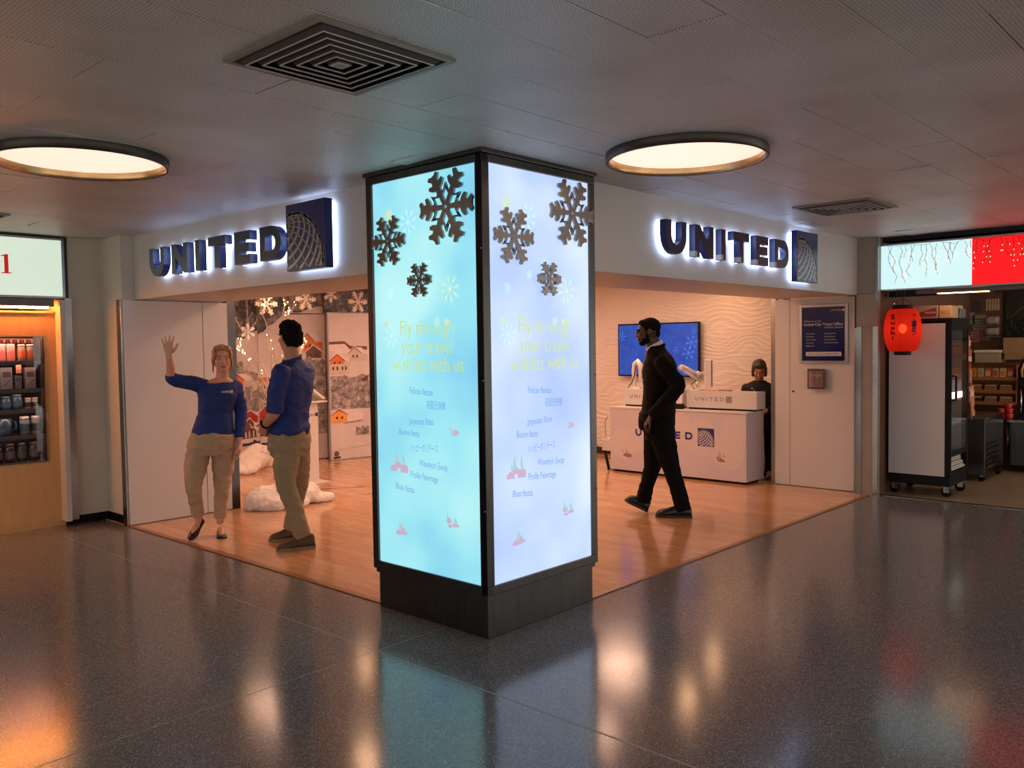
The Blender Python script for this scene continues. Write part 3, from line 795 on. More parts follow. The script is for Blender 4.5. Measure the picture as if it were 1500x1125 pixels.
# cart with a loop handle at the left end of the desk
t = thing('hand_cart', 'white box with a chrome loop handle standing at the left end of the desk', 'cart', (5.5, 3.25, .006))
b = B(); b.tube([(5.5, 3.17, .40), (5.5, 3.22, .395), (5.5, 3.265, .42), (5.5, 3.275, .50), (5.5, 3.275, .6), (5.5, 3.26, .65), (5.5, 3.22, .675), (5.5, 3.17, .67)], .008, 0, 8); b.obj('handle', 'chrome', t)
b = B(); b.box(5.44, 5.62, 3.15, 3.285, .25, .39, bev=.004); b.box(5.46, 5.6, 3.165, 3.275, .006, .02); b.obj('body', 'white', t)
b = B(); b.tube([(5.46, 3.26, .27), (5.46, 3.19, .012)], .018, 0, 8); b.tube([(5.58, 3.26, .27), (5.58, 3.19, .012)], .018, 0, 8); b.obj('leg', 'black', t)
tag(B().lathe((6.35, 4.35, .006), [(0, 0), (.12, 0), (.14, .22), (.13, .22), (.11, .02), (0, .02)], 20).obj('waste_bin', 'greyprint'), 'small grey waste bin by the rippled wall, left of the desk', 'bin')

# framed notice
t = thing('notice_frame', 'silver framed navy notice on the white panel at the right', 'framed notice', (5.69, .53, 1.36))
F = fx(5.70, .80)
b = B()
b.fbox(F, 0, .03, 1.35, 1.98, 0, .022, bev=.003); b.fbox(F, .495, .525, 1.35, 1.98, 0, .022, bev=.003); b.fbox(F, .03, .495, 1.35, 1.38, 0, .022, bev=.003); b.fbox(F, .03, .495, 1.95, 1.98, 0, .022, bev=.003)
b.obj('frame', 'aluminium', t)
b = B(); b.fbox(F, .03, .495, 1.38, 1.95, .004, .008); b.obj('sheet', mat('notice_navy', (24, 28, 84), .15, var=.03), t)
G = Fr(F(0, 0, .008), F.u, F.v)
b = B()
b.text(G, 'UNITED', .40, 1.905, .018, 0, w=.12); b.fbox(G, .465, .487, 1.902, 1.925, .0002, .0008)
b.text(G, 'Welcome to the', .045, 1.795, .017, 0, w=.19, align='LEFT'); b.text(G, 'United City Ticket Office', .045, 1.755, .028, 0, w=.425, align='LEFT', fat=.012)
b.text(G, 'at Penn Station', .475, 1.725, .02, 0, w=.2, align='RIGHT')
for k, s in enumerate(('Reservations', 'New tickets', 'Ticket changes', 'Travel help', 'Baggage info')): b.text(G, s, .07, 1.665 - k * .033, .013, 0, align='LEFT')
for k, s in enumerate(('Seat assignments', 'Boarding passes', 'Mileage questions', 'General information')): b.text(G, s, .27, 1.665 - k * .033, .013, 0, align='LEFT')
b.fbox(G, .07, .455, 1.43, 1.475, .0002, .0008)
b.obj('printed_text', mat('notice_white', (196, 190, 192), .4), t)
b = B(); b.text(G, 'Monday-Friday 7:00am-6:00pm', .262, 1.444, .015, 0, w=.33, c=.0014); b.obj('printed_hours', 'navyprint', t)
# fire alarm pull under a clear cover
M['clear'] = mat('clear_cover', (235, 225, 220), .08, var=0, trans=.9)
t = thing('fire_alarm_box', 'red fire alarm pull station under a clear cover below the framed notice', 'fire alarm', (5.68, .59, 1.08))
F = fx(5.702, .684)
b = B(); b.fbox(F, .04, .15, 1.11, 1.265, 0, .04, bev=.004); b.obj('pull_station', 'red', t)
b = B(); b.fbox(F, .05, .14, 1.215, 1.235, .04, .05); b.fbox(F, .086, .104, 1.15, 1.215, .04, .048); b.text(Fr(F(0, 0, .041), F.u, F.v), 'FIRE', .095, 1.243, .016, 0); b.obj('pull_handle', 'paper', t)
b = B(); b.fbox(F, .07, .12, 1.165, 1.185, .0495, .051); b.obj('indicator', mat('green_light', (40, 120, 70), .4), t)
b = B(); b.fbox(F, 0, .187, 1.08, 1.10, 0, .07); b.fbox(F, 0, .187, 1.275, 1.295, 0, .07); b.fbox(F, 0, .012, 1.10, 1.275, 0, .07); b.fbox(F, .175, .187, 1.10, 1.275, 0, .07); b.fbox(F, 0, .187, 1.08, 1.295, .07, .074); b.obj('cover', 'clear', t)
b = B(); b.lathe((5.702, .875, 1.045), [(.012, 0), (.012, .006), (.006, .008), (0, .008)], 14, axis=(-1, 0, 0)); tag(b.obj('lock_cylinder', 'blackmetal'), 'small dark lock cylinder in the white panel left of the fire alarm', 'lock')

# ------------------------------------------------------------------ left side: mural, kiosk, tree, cotton snow
M['mur_snow'] = mat('mural_snow', (214, 204, 204), .35, var=.06, scale=5)
M['mur_forest'] = mat('mural_forest', (86, 88, 96), .35)
M['mur_trees'] = mat('mural_trees', (150, 142, 142), .35)
def speckle(m, c0, c1, c2, sc):
    N, L, p = nodes(m); tc = N.new('ShaderNodeTexCoord')
    nz = N.new('ShaderNodeTexNoise'); nz.inputs['Scale'].default_value = sc; nz.inputs['Detail'].default_value = 8; nz.inputs['Roughness'].default_value = .8
    L.new(tc.outputs['Object'], nz.inputs['Vector'])
    cr = N.new('ShaderNodeValToRGB'); e = cr.color_ramp.elements
    e[0].position = .36; e[0].color = lin(c0) + (1,); e[1].position = .66; e[1].color = lin(c2) + (1,)
    q = e.new(.5); q.color = lin(c1) + (1,)
    L.new(nz.outputs['Fac'], cr.inputs['Fac']); L.new(cr.outputs['Color'], p.inputs['Base Color'])
speckle(M['mur_forest'], (34, 36, 42), (84, 84, 90), (176, 172, 176), 9)
speckle(M['mur_trees'], (70, 66, 68), (146, 138, 138), (214, 206, 206), 12)
M['mur_orange'] = mat('mural_orange', (226, 118, 58), .35, var=.1); M['mur_red'] = mat('mural_red', (176, 52, 48), .35, var=.1)
M['mur_brown'] = mat('mural_brown', (112, 72, 60), .35, var=.15); M['mur_roof'] = mat('mural_roof', (226, 214, 212), .35, var=.04)
M['mur_wall'] = mat('mural_wall', (206, 190, 180), .35, var=.08); M['mur_dark'] = mat('mural_dark', (48, 40, 42), .35); M['mur_yellow'] = mat('mural_yellow', (240, 160, 66), .35, var=.08)
MM = ['mur_snow', 'mur_forest', 'mur_trees', 'mur_orange', 'mur_red', 'mur_brown', 'mur_roof', 'mur_wall', 'mur_dark', 'mur_yellow']
SN, FO, TR, OR, RE, BR, RO, WA, DA, YE = range(10)
class Pic:
    def __init__(s, F, x0, yb, sx, sy): s.F = F; s.b = B(); s.k = 1; s.x0 = x0; s.yb = yb; s.sx = sx; s.sy = sy
    def p(s, m, pts):
        P = [((x - s.x0) * s.sx, (s.yb - y) * s.sy) for x, y in pts]
        s.b.poly(s.F, P, s.k * .00025, s.k * .00025, m); s.k += 1
    def bumpy(s, m, x0, x1, y0, y1, seed, amp=3):
        r = random.Random(seed); n = 9
        top = [(x0 + (x1 - x0) * i / n, y0 + r.uniform(-amp, amp)) for i in range(n + 1)]
        s.p(m, top + [(x1, y1), (x0, y1)])
    def house(s, m, xl, xm, xr, ye, yt, yb, side=None, xs=None, roof=RO, win=True):
        """gable front xl..xr with ridge at xm; optional side wing to xs"""
        if xs is not None:
            s.p(m if side is None else side, [(xr, ye), (xs, ye + 1), (xs, yb), (xr, yb)])
            s.p(roof, [(xm, yt), (xm + (xs - xr), yt + .5), (xs + 2, ye + 2), (xr + 1, ye + 2)])
        s.p(m, [(xl, ye), (xm, yt), (xr, ye), (xr, yb), (xl, yb)])
        s.p(BR, [(xl - 2, ye + 1), (xm, yt - 1), (xr + 2, ye + 1), (xr + 2, ye + 2.6), (xm, yt + 1.2), (xl - 2, ye + 2.6)])
        s.p(roof, [(xl - 2.5, ye + .6), (xm, yt - 2.6), (xr + 2.5, ye + .6), (xr + 2, ye + 1.5), (xm, yt - .9), (xl - 2, ye + 1.5)])
        if win:
            w = (xr - xl)
            for t in (.25, .6):
                s.p(DA, [(xl + w * t, ye + (yb - ye) * .3), (xl + w * (t + .14), ye + (yb - ye) * .3), (xl + w * (t + .14), ye + (yb - ye) * .6), (xl + w * t, ye + (yb - ye) * .6)])
# panel A: angled, at the far left
A0, A1 = V((2.40, 7.11, .006)), V((3.128, 7.496, .006))
FA = Fr(A0, A1 - A0); WA_ = (A1 - A0).length
sxA = .0173; xA0 = 382 - WA_ / sxA
mur = thing('village_mural', 'large wall mural of a snowy alpine village with dark forest above', 'mural', (3.2, 7.3, .006))
def panel(F, w, h, name='mural_panel', z0=0.012, thick=.02):
    b = B(); b.fbox(F, 0, w, z0, h, -thick, 0); return b.obj(name, 'mur_snow', mur)
panel(FA, WA_, 2.44)
P = Pic(FA, xA0, 680, sxA, .0097)
P.p(FO, [(xA0, 428), (382, 428), (382, 489), (374, 493), (368, 500), (360, 502), (xA0, 504)])
P.bumpy(TR, 338, 352, 520, 545, 1); P.bumpy(TR, 346, 360, 533, 556, 2); P.bumpy(TR, 352, 381, 548, 562, 12)
P.house(OR, 340, 350, 360, 558, 550, 590, WA, 374)
P.bumpy(TR, 345, 381, 586, 606, 3); P.bumpy(TR, 362, 381, 572, 594, 4, 5)
P.house(RE, 356, 368, 379, 612, 604, 622); P.house(BR, 354, 367, 378, 626, 615, 642)
P.p(RO, [(372, 620), (381, 622), (381, 634), (376, 634)])
for x in (360, 365, 371, 376): P.p(WA, [(x, 632), (x + 2, 632), (x + 2, 641), (x, 641)])
P.bumpy(DA, 356, 381, 647, 652, 5, 2)
P.b.obj('mural_print', MM, mur)
# panel B
B0, B1 = V((3.135, 7.498, .006)), V((3.97, 7.09, .006)); FB = Fr(B0, B1 - B0); WB = (B1 - B0).length
panel(FB, WB, 2.07); panel(FB, WB + .02, 2.44, z0=2.085)
P = Pic(FB, 382, 678.5, .0101, .0095)
P.p(FO, [(382, 424), (412, 424), (430, 447), (404, 474), (396, 478), (390, 486), (382, 490)])
P.p(FO, [(430, 424), (474, 424), (474, 447), (452, 452), (440, 458), (430, 458)])
P.p(TR, [(412, 430), (430, 424), (474, 424), (474, 452), (460, 440), (445, 455), (430, 455)])
P.house(OR, 441, 449, 458, 500, 489, 517, OR, 470)
P.house(BR, 447, 457, 468, 517, 508, 526, WA, 473)
P.bumpy(TR, 434, 474, 528, 600, 6, 5); P.bumpy(TR, 383, 400, 585, 612, 7, 3)
P.house(WA, 382, 387, 393, 562, 556, 574, WA, 404)
P.p(OR, [(382, 552), (396, 552), (396, 559), (382, 559)]); P.p(RO, [(381, 548), (392, 541), (403, 549), (402, 553), (382, 553)])
P.bumpy(TR, 400, 436, 560, 640, 8, 8); P.bumpy(TR, 382, 400, 574, 588, 13, 3)
P.house(RE, 382, 390, 400, 606, 596, 622); P.house(BR, 382, 388, 396, 624, 616, 640)
P.bumpy(DA, 383, 400, 650, 653, 9, 1); P.bumpy(TR, 462, 474, 600, 640, 19, 3)
P.p(WA, [(382, 662), (474, 656), (474, 656.8), (382, 662.8)])
P.b.obj('mural_print', MM, mur)
# panel C: a door leaf standing ajar in front
C0, C1 = V((3.822, 6.80, .006)), V((4.80, 6.68, .006)); FC = Fr(C0, C1 - C0)
b = B(); b.fbox(FC, 0, .98, .012, 2.075, -.03, 0); door = b.obj('mural_panel', 'mur_snow', mur)
P = Pic(FC, 485.6, 676, .0111, .00945)
P.p(BR, [(486, 499), (508, 498), (516, 505), (541, 506), (541, 511), (512, 511), (486, 503)])
P.p(RO, [(486, 503), (508, 502), (520, 515), (500, 517), (486, 512)])
P.house(OR, 487, 497, 507, 526, 518, 535, WA, 516); P.p(WA, [(487, 533), (514, 531), (514, 547), (487, 548)])
for x in (490, 496, 503, 508): P.p(DA, [(x, 536), (x + 2.2, 536), (x + 2.2, 541), (x, 541)])
P.house(WA, 515, 522, 531, 515, 507, 528, WA, 541)
P.bumpy(TR, 487, 545, 550, 600, 10, 4); P.bumpy(TR, 512, 534, 566, 590, 11, 5)
P.p(BR, [(530, 556), (541, 550), (541, 558), (533, 560)])
P.house(YE, 488, 498, 509, 607, 600, 619, RO, 532); P.p(TR, [(505, 620), (532, 617), (532, 619), (505, 622)])
P.bumpy(TR, 522, 541, 628, 640, 14, 3)
P.p(WA, [(486, 661), (545, 655), (545, 656), (486, 662)])
P.p(BR, [(491 + 3.4 * math.cos(t * PI / 8) + 2, 666 + 4 * math.sin(t * PI / 8)) for t in range(16)]); P.p(DA, [(488, 671), (499, 670), (498, 673), (489, 673.5)])
P.b.obj('mural_print', MM, mur)
b = B(); b.fbox(FC, -.02, .0, .012, 2.085, -.035, .006); b.fbox(FC, 0, .98, 2.075, 2.087, -.03, .004); b.fbox(FC, 0, .98, .0, .012, -.03, .003); b.obj('panel_edge', 'aluminium', mur)
# strip above the door leaf
b = B(); b.box(3.9, 5.0, 7.0, 7.03, 2.085, 2.46); b.obj('mural_panel', 'mur_forest', mur)
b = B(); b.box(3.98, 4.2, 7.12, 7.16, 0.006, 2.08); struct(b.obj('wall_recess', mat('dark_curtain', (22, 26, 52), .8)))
# hanging snowflakes
M['foam'] = mat('white_foam', (232, 224, 218), .7, var=.03)
M['foamlit'] = mat('white_board', (240, 236, 240), .5, var=.02)  # whiter board colour, used on one small snowflake
def flake_round(R_):
    return R_
for i, (x, z, r, d, lab) in enumerate(((2.734, 2.17, .155, 0, 'white foam snowflake hanging above the lit twig tree, under the soffit'), (2.461, 1.813, .10, .0, 'small bright white snowflake hanging left of the lit twig tree'),
                                       (3.33, 2.25, .15, 0, 'foam snowflake hanging right of the tall bare branch, before the forest print'), (3.73, 2.33, .11, 0, 'foam snowflake hanging highest, over the gap in the mural'),
                                       (4.19, 2.24, .155, 0, 'foam snowflake hanging nearest the pillar edge, before the mural'))):
    t = thing('hanging_snowflake', lab, 'snowflake', (x, 6.6, z), 'white snowflakes hanging before the mural')
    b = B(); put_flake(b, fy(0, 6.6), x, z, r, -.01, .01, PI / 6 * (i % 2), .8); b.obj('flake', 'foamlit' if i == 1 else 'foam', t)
    b = B(); b.tube([(x, 6.6, z + r * .9), (x, 6.6, 2.47)], .002, 0, 5); b.obj('string', 'paper', t)

# kiosk
t = thing('kiosk', 'white pedestal kiosk with a tilted tablet, behind the man in blue', 'kiosk', (2.5, 5.4, .006))
b = B(); b.box(2.28, 2.70, 5.22, 5.62, .006, .018, bev=.003); b.obj('base_plate', 'whiteplastic', t)
b = B(); b.box(2.30, 2.585, 5.30, 5.54, .018, .955, bev=.004); b.obj('pedestal', 'whiteplastic', t)
b = B(); b.box(2.26, 2.69, 5.25, 5.60, .955, .972, bev=.003); b.obj('shelf', 'whiteplastic', t)
F = fy(2.30, 5.30); b = B(); a = .075
for ch, wd in zip('UNITED', (.022, .023, .006, .022, .019, .024)):
    for q in letter_quads(ch, wd, .026, .006): b.poly(Fr(F(a, .80), F.u, F.v), q, .0004, .0012)
    b.obj('letter', 'navyprint', t); b = B()
    a += wd + .009
b.poly(F, [(a, .795), (a + .04, .795), (a + .04, .836), (a, .836)], .0004, .0012); b.obj('emblem', 'navyprint', t)
b = B(); G = Fr((2.38, 5.30, 1.215), (.62, 0, -.44), (0, 1, 0)); b.fbox(G, 0, .38, 0, .26, -.018, .012, bev=.006); tb = b.obj('tablet', 'whiteplastic', t)
b = B(); b.fbox(G, .025, .355, .02, .24, .0122, .014); b.obj('tablet_screen', 'black', tb)
b = B(); b.tube([(2.5, 5.42, .972), (2.5, 5.42, 1.12)], .022, 0, 10); b.tube([(2.42, 5.40, .972), (2.43, 5.40, 1.14)], .014, 0, 8); b.obj('tablet_stand', 'chrome', t)

# cotton snow
def cotton(name, blobs, label):
    bb = B(); r = random.Random(len(blobs))
    for c, s in blobs: bb.ell(c, s, n=20)
    me = bpy.data.meshes.new('c'); bb.bm.to_mesh(me); bb.bm.free()
    o = bpy.data.objects.new('c', me)
    m = o.modifiers.new('r', 'REMESH'); m.mode = 'VOXEL'; m.voxel_size = .014
    m = o.modifiers.new('s', 'SMOOTH'); m.factor = .6; m.iterations = 6
    me2 = evalmesh(o)
    nn = [v.normal.copy() for v in me2.vertices]
    for v, nv in zip(me2.vertices, nn):
        q = v.co; k = noise.noise(q * 9) * .022 + noise.noise(q * 24) * .010 + noise.noise(q * 60) * .004
        q = q + nv * k
        if q.z < .007: q.z = .007
        v.co = q
    b = B(); b.mesh(me2, Matrix.Identity(4)); o = b.obj(name, 'cotton', smooth=True)
    return tag(o, label, 'fake snow', 'piles of cotton snow')
M['cotton'] = mat('cotton_snow', (236, 226, 218), .9, var=.03, bump=.5, bscale=70)
cotton('cotton_snow', [((1.30, 4.33, .09), (.22, .17, .13)), ((1.50, 4.30, .12), (.2, .18, .15)), ((1.36, 4.20, .06), (.2, .1, .09)), ((1.20, 4.36, .05), (.12, .1, .08)), ((1.58, 4.40, .13), (.14, .16, .15)),
                       ((1.72, 4.30, .10), (.16, .14, .11)), ((1.86, 4.22, .045), (.14, .1, .06)), ((1.50, 4.16, .04), (.18, .09, .07)), ((1.68, 4.52, .08), (.18, .14, .1))], 'big pile of white cotton snow on the wood floor at the foot of the twig tree')
cotton('cotton_snow', [((2.62, 6.92, .12), (.24, .16, .15)), ((2.80, 7.05, .16), (.22, .16, .17)), ((2.5, 6.78, .07), (.2, .14, .1)), ((2.96, 7.12, .08), (.16, .14, .12)), ((2.4, 6.66, .05), (.16, .12, .07))], 'pile of white cotton snow against the foot of the mural, farther back')

# lit twig tree
M['twig'] = mat('white_twig', (214, 196, 176), .6, var=.1)
M['bulb'] = mat('warm_bulb', (255, 226, 170), .4, emit=(255, 214, 150), es=7)
tr = thing('twig_tree', 'bare white twig tree with warm fairy lights, rising from the cotton snow', 'lit tree', (1.56, 4.52, .12))
rt_ = random.Random(21); tb = B(); bulbs = []
def branch(p, q, r0, r1, lvl):
    p, q = V(p), V(q); n = 5
    pts = [p.lerp(q, i / n) + V((rt_.uniform(-1, 1), rt_.uniform(-1, 1), rt_.uniform(-1, 1))) * (.018 * (q - p).length if 0 < i < n else 0) for i in range(n + 1)]
    tb.tube(pts, [r0 + (r1 - r0) * i / n for i in range(n + 1)], 0, 6)
    if lvl > 0:
        for k in range(4 if lvl > 1 else 3):
            t = rt_.uniform(.35, .95); o = p.lerp(q, t); d = (q - p).normalized()
            e = o + (d * .55 + V((rt_.uniform(-1, 1), rt_.uniform(-.6, .6), rt_.uniform(-.2, .8))) * .7).normalized() * (q - p).length * rt_.uniform(.25, .5)
            if e.y < 4.72 and e.x < 1.16: e.x = 1.2
            branch(o, e, r1 * 1.1, .002, lvl - 1)
    if lvl < 2:
        for t in (1.0, .72, .45):
            if rt_.random() < (.6 if t == 1 else .35): bulbs.append(p.lerp(q, t) + V((0, 0, .007)))
T0 = (1.56, 4.52, .1); T1 = (1.60, 4.56, .95)
branch(T0, T1, .018, .013, 0)
for q, s in (((1.43, 4.6, 2.08), (1.55, 4.62, 1.72)), ((1.75, 4.6, 2.09), (1.62, 4.62, 1.6)), ((2.06, 4.7, 1.66), (1.8, 4.64, 1.35)), ((1.24, 4.75, 1.62), (1.45, 4.66, 1.32)), ((1.25, 4.7, 1.42), (1.44, 4.62, 1.2)),
             ((1.34, 4.5, 1.1), (1.48, 4.5, 1.0)), ((1.92, 4.8, 1.25), (1.72, 4.66, 1.1)), ((1.36, 4.9, 1.85), (1.5, 4.7, 1.45)), ((1.3, 4.62, .8), (1.46, 4.58, .75)), ((1.38, 4.58, .55), (1.5, 4.55, .5))):
    z = s[2]; t0 = V(T0).lerp(V(T1), min(1, max(.4, (z - .3) / 1.0)))
    branch(t0, s, .011, .007, 1); branch(s, q, .0075, .003, 2)
tb.obj('branches', 'twig', tr)
bb = B(); bb.ell(bulbs[0], (.0052, .0052, .0068), n=8)
proto = bb.obj('bulb', 'bulb', tr, loc=bulbs[0])
for q in bulbs[1:100]:
    c = proto.copy(); COL.objects.link(c); c.location = q - WL[tr]
# ------------------------------------------------------------------ shop at the left edge
M['signwhite'] = mat('lit_sign_white', (206, 222, 206), .4, var=.0, emit=(206, 224, 206), es=.85)
M['signred'] = mat('red_sign_letter', (190, 30, 30), .4, emit=(186, 26, 28), es=.7)
t = thing('shop_sign', 'pale lit shop sign with a red numeral at the left edge', 'sign', (-1.2, 5.03, 2.066))
F = fy(0, 5.0)
b = B(); b.box(-2.4, -.28, 5.0, 5.3, 2.066, 2.086, bev=.003); b.box(-2.4, -.28, 5.0, 5.3, 2.585, 2.604, bev=.003); b.box(-.302, -.28, 5.0, 5.3, 2.086, 2.585); b.box(-2.4, -2.38, 5.0, 5.3, 2.086, 2.585); b.obj('sign_frame', 'aluminium', t)
b = B(); b.box(-2.38, -.302, 5.006, 5.29, 2.086, 2.585); b.obj('sign_face', 'signwhite', t)
b = B(); G = Fr((-.75, 5.006, 2.27), F.u, F.v)
b.poly(G, [(-.016, .008), (.016, .008), (.016, .165), (-.002, .165), (-.04, .152), (-.04, .145), (-.016, .148)], .001, .003); b.fbox(G, -.04, .04, 0, .009, .001, .003); b.obj('numeral', 'signred', t)
# tan shop window with an interior case
t = thing('shop_window', 'tan display window bay with stocked shelves at the left edge', 'shop window', (-1.2, 5.2, 0))
b = B(); YB = 5.12
b.box(-2.4, -.418, YB, YB + .05, 1.73, 1.94); b.box(-2.4, -.418, YB, YB + .05, .045, .596); b.box(-.418, -.335, YB, YB + .05, .045, 1.94)
b.obj('front_panel', 'orange', t)
b = B(); b.box(-.424, -.414, YB - .006, YB + .05, .596, 1.73); b.box(-2.4, -.414, YB - .006, YB + .05, .588, .598); b.box(-2.4, -.414, YB - .006, YB + .05, 1.728, 1.738); b.obj('window_frame', mat('brass_edge', (190, 160, 110), .3, .7), t)
b = B(); b.box(-2.4, -.30, YB - .02, 5.6, 1.94, 1.955); b.box(-.335, -.30, YB, 5.6, 0.02, 1.94); b.box(-2.4, -.3, YB + .01, 5.6, 0, .045); b.obj('surround', 'orange', t)
b = B(); b.box(-2.4, -.425, 5.62, 5.64, .55, 1.8); b.box(-.43, -.418, YB + .05, 5.62, .55, 1.78); b.box(-2.4, -.425, YB + .05, 5.62, 1.76, 1.775); b.obj('case', mat('dark_case', (54, 42, 42), .6), t)
shz = (1.512, 1.262, 1.078, .846, .606)
for z in shz:
    b = B(); b.box(-2.4, -.432, YB + .06, 5.6, z - .018, z); b.box(-2.4, -.432, YB + .06, YB + .07, z - .034, z - .018); b.obj('shelf', mat('grey_shelf', (96, 92, 96), .4) if z == shz[0] else M['grey_shelf'], t)
    M['grey_shelf'] = bpy.data.materials['grey_shelf']
b = B(); b.box(-2.4, -.45, YB + .052, YB + .056, .6, 1.728); b.obj('glass_pane', 'glass', t)
# tube lamp under the sign
M['tube'] = mat('amber_tube', (255, 190, 90), .4, emit=(255, 146, 58), es=125)
t2 = thing('tube_lamp', 'amber tube lamp glowing under the shop sign at the left edge', 'lamp', (-1.3, 5.08, 1.96))
b = B(); b.tube([(-2.3, 5.085, 1.99), (-.40, 5.085, 1.99)], .013, 0, 10); b.obj('tube', 'tube', t2)
b = B(); b.box(-2.36, -.37, 5.03, 5.05, 1.995, 2.066); b.box(-2.36, -.37, 5.05, 5.115, 2.02, 2.066); b.obj('lamp_cover', mat('grey_metal', (112, 104, 98), .5, .3), t2)
M['shelf_lamp'] = mat('shelf_lamp', (255, 190, 160), .4, emit=(255, 196, 170), es=10)
b = B(); b.box(-2.3, -.46, 5.22, 5.25, 1.735, 1.758); b.obj('case_lamp', mat('case_lamp', (255, 180, 140), .4, emit=(255, 176, 140), es=40), t)  # warm strip added out of sight to brighten the goods
for z in shz[:-1]:
    b = B(); b.box(-2.3, -.44, YB + .076, YB + .09, z - .03, z - .0185); b.obj('shelf_lamp', M['shelf_lamp'], t)  # glowing strips added behind the shelf lips to brighten each row
# goods in the case
def pouch(x, y, z, w, h, col, lab, grp):
    t = thing('snack_pouch', lab, 'pouch', (x, y, z), grp)
    b = B(); b.fbox(fy(x, y, z), -w / 2, w / 2, .0, h, -.06, 0, bev=.012); b.obj('bag', mat('pouch', (196, 178, 176), .4), t)
    b = B(); b.poly(fy(x, y, z), [(-w * .42, .012), (w * .42, .012), (w * .42, h * .55), (w * .1, h * .62), (-w * .42, h * .5)], .0005, .001); b.obj('printed_band', mat('pouch_print', col, .4), t)
    return t
def jar(x, y, z, r, h, c1, c2, lab, grp, name='jar', cat='jar', c3=(200, 190, 184)):
    t = thing(name, lab, cat, (x, y, z), grp)
    b = B(); b.lathe((x, y, z), [(0, 0), (r * .9, 0), (r, .01), (r, h * .8), (r * .85, h * .84), (0, h * .84)], 18); b.obj('body', mat('jar_body', c1, .2), t)
    b = B(); b.lathe((x, y, z), [(r * 1.01, h * .2), (r * 1.01, h * .6)], 18); b.obj('paper_label', mat('jar_label', c2, .5), t)
    b = B(); b.lathe((x, y, z), [(0, h * .84), (r * .9, h * .84), (r * .9, h), (0, h)], 18); b.obj('lid', mat('jar_lid', c3, .3), t)
yg = YB + .16
for i, (x, lab) in enumerate(((-.80, 'pink banded pouch at the left edge of the top shelf'), (-.73, 'pink banded pouch, middle one on the top display shelf'), (-.655, 'pink banded pouch beside the jars on the top display shelf'))):
    pouch(x, yg, shz[0], .068, .155, (226, 130, 132), lab, 'pouches on the top display shelf')
for x, lab in ((-.572, 'grey jar with orange label next to the pouches on the top shelf'), (-.50, 'grey jar with orange label at the right end of the top shelf')):
    jar(x, yg, shz[0], .032, .15, (150, 128, 118), (206, 110, 60), lab, 'jars on the top display shelf')
def boxg(x, y, z, w, h, d, c1, c2, lab, name='gift_box', cat='box', grp=None):
    t = thing(name, lab, cat, (x, y, z), grp)
    b = B(); b.fbox(fy(x, y, z), -w / 2, w / 2, 0, h, -d, 0, bev=.004); b.obj('carton', mat('carton', c1, .5), t)
    b = B(); b.fbox(fy(x, y, z), -w * .35, w * .35, h * .55, h * .8, 0, .001); bar2(b, fy(x, y, z), (-w * .35, h * .1), (w * .35, h * .45), .003, 0, 0, .0012); b.obj('printed_band', mat('carton_print', c2, .5), t)
for x, w, h, c, lab in ((-.80, .075, .14, (132, 130, 136), 'grey carton at the left of the second display shelf'), (-.70, .095, .195, (156, 152, 154), 'tall pale carton on the second display shelf'), (-.605, .055, .12, (120, 118, 124), 'small grey carton under the pink tag'), (-.505, .09, .19, (162, 148, 140), 'tall cream carton at the right of the second display shelf')):
    boxg(x, yg, shz[1], w, h, .06, c, (90, 86, 92), lab, grp='cartons on the second display shelf')
b = B(); b.fbox(fy(-.615, yg - .045, shz[1] + .14), -.022, .022, 0, .085, 0, .003); tag(b.obj('price_tag', mat('pink_tag', (236, 160, 130), .5)), 'pink tag hanging over the cartons on the second shelf', 'tag')
for x, r, h, lab in ((-.80, .04, .13, 'blue bottle at the left edge of the third display shelf'), (-.715, .042, .12, 'blue bottle in the middle of the third display shelf'), (-.625, .042, .135, 'teal bottle right of the blue ones on the third display shelf')):
    jar(x, yg, shz[2], r, h, (60, 92, 116), (78, 110, 132), lab, 'bottles on the third display shelf', 'bottle', 'bottle', (70, 100, 120))
for x, z, lab in ((-.535, 0, 'striped tin left of the pair on the third shelf'), (-.475, 0, 'striped tin at the right end of the third shelf')):
    jar(x, yg, shz[2], .028, .10, (170, 158, 150), (60, 54, 56), lab, 'striped tins on the third shelf', 'tin', 'tin')
t = thing('mug', 'big blue mug on the fourth display shelf', 'mug', (-.74, yg, shz[3]))
b = B(); b.lathe((-.74, yg, shz[3]), [(0, 0), (.06, 0), (.066, .01), (.066, .155), (.06, .155), (.058, .02), (0, .02)], 24); b.obj('body', mat('blue_glaze', (58, 88, 122), .2), t)
b = B(); b.tube([(-.675, yg, shz[3] + .13), (-.645, yg - .01, shz[3] + .12), (-.64, yg - .01, shz[3] + .07), (-.672, yg, shz[3] + .04)], .009, 0, 8); b.obj('handle', 'blue_glaze' if 'blue_glaze' in M else bpy.data.materials['blue_glaze'], t)
jar(-.57, yg, shz[3], .042, .165, (128, 142, 150), (70, 104, 120), 'tall jar with white dome lid, left of two on the fourth shelf', 'lidded jars on the fourth shelf', c3=(206, 202, 200))
jar(-.48, yg, shz[3], .038, .165, (150, 140, 138), (40, 44, 48), 'tall jar with black band at the right end of the fourth shelf', 'lidded jars on the fourth shelf', c3=(206, 202, 200))
jar(-.83, yg, shz[3], .03, .12, (150, 120, 110), (206, 140, 110), 'small jar at the left edge of the fourth shelf', 'lidded jars on the fourth shelf')
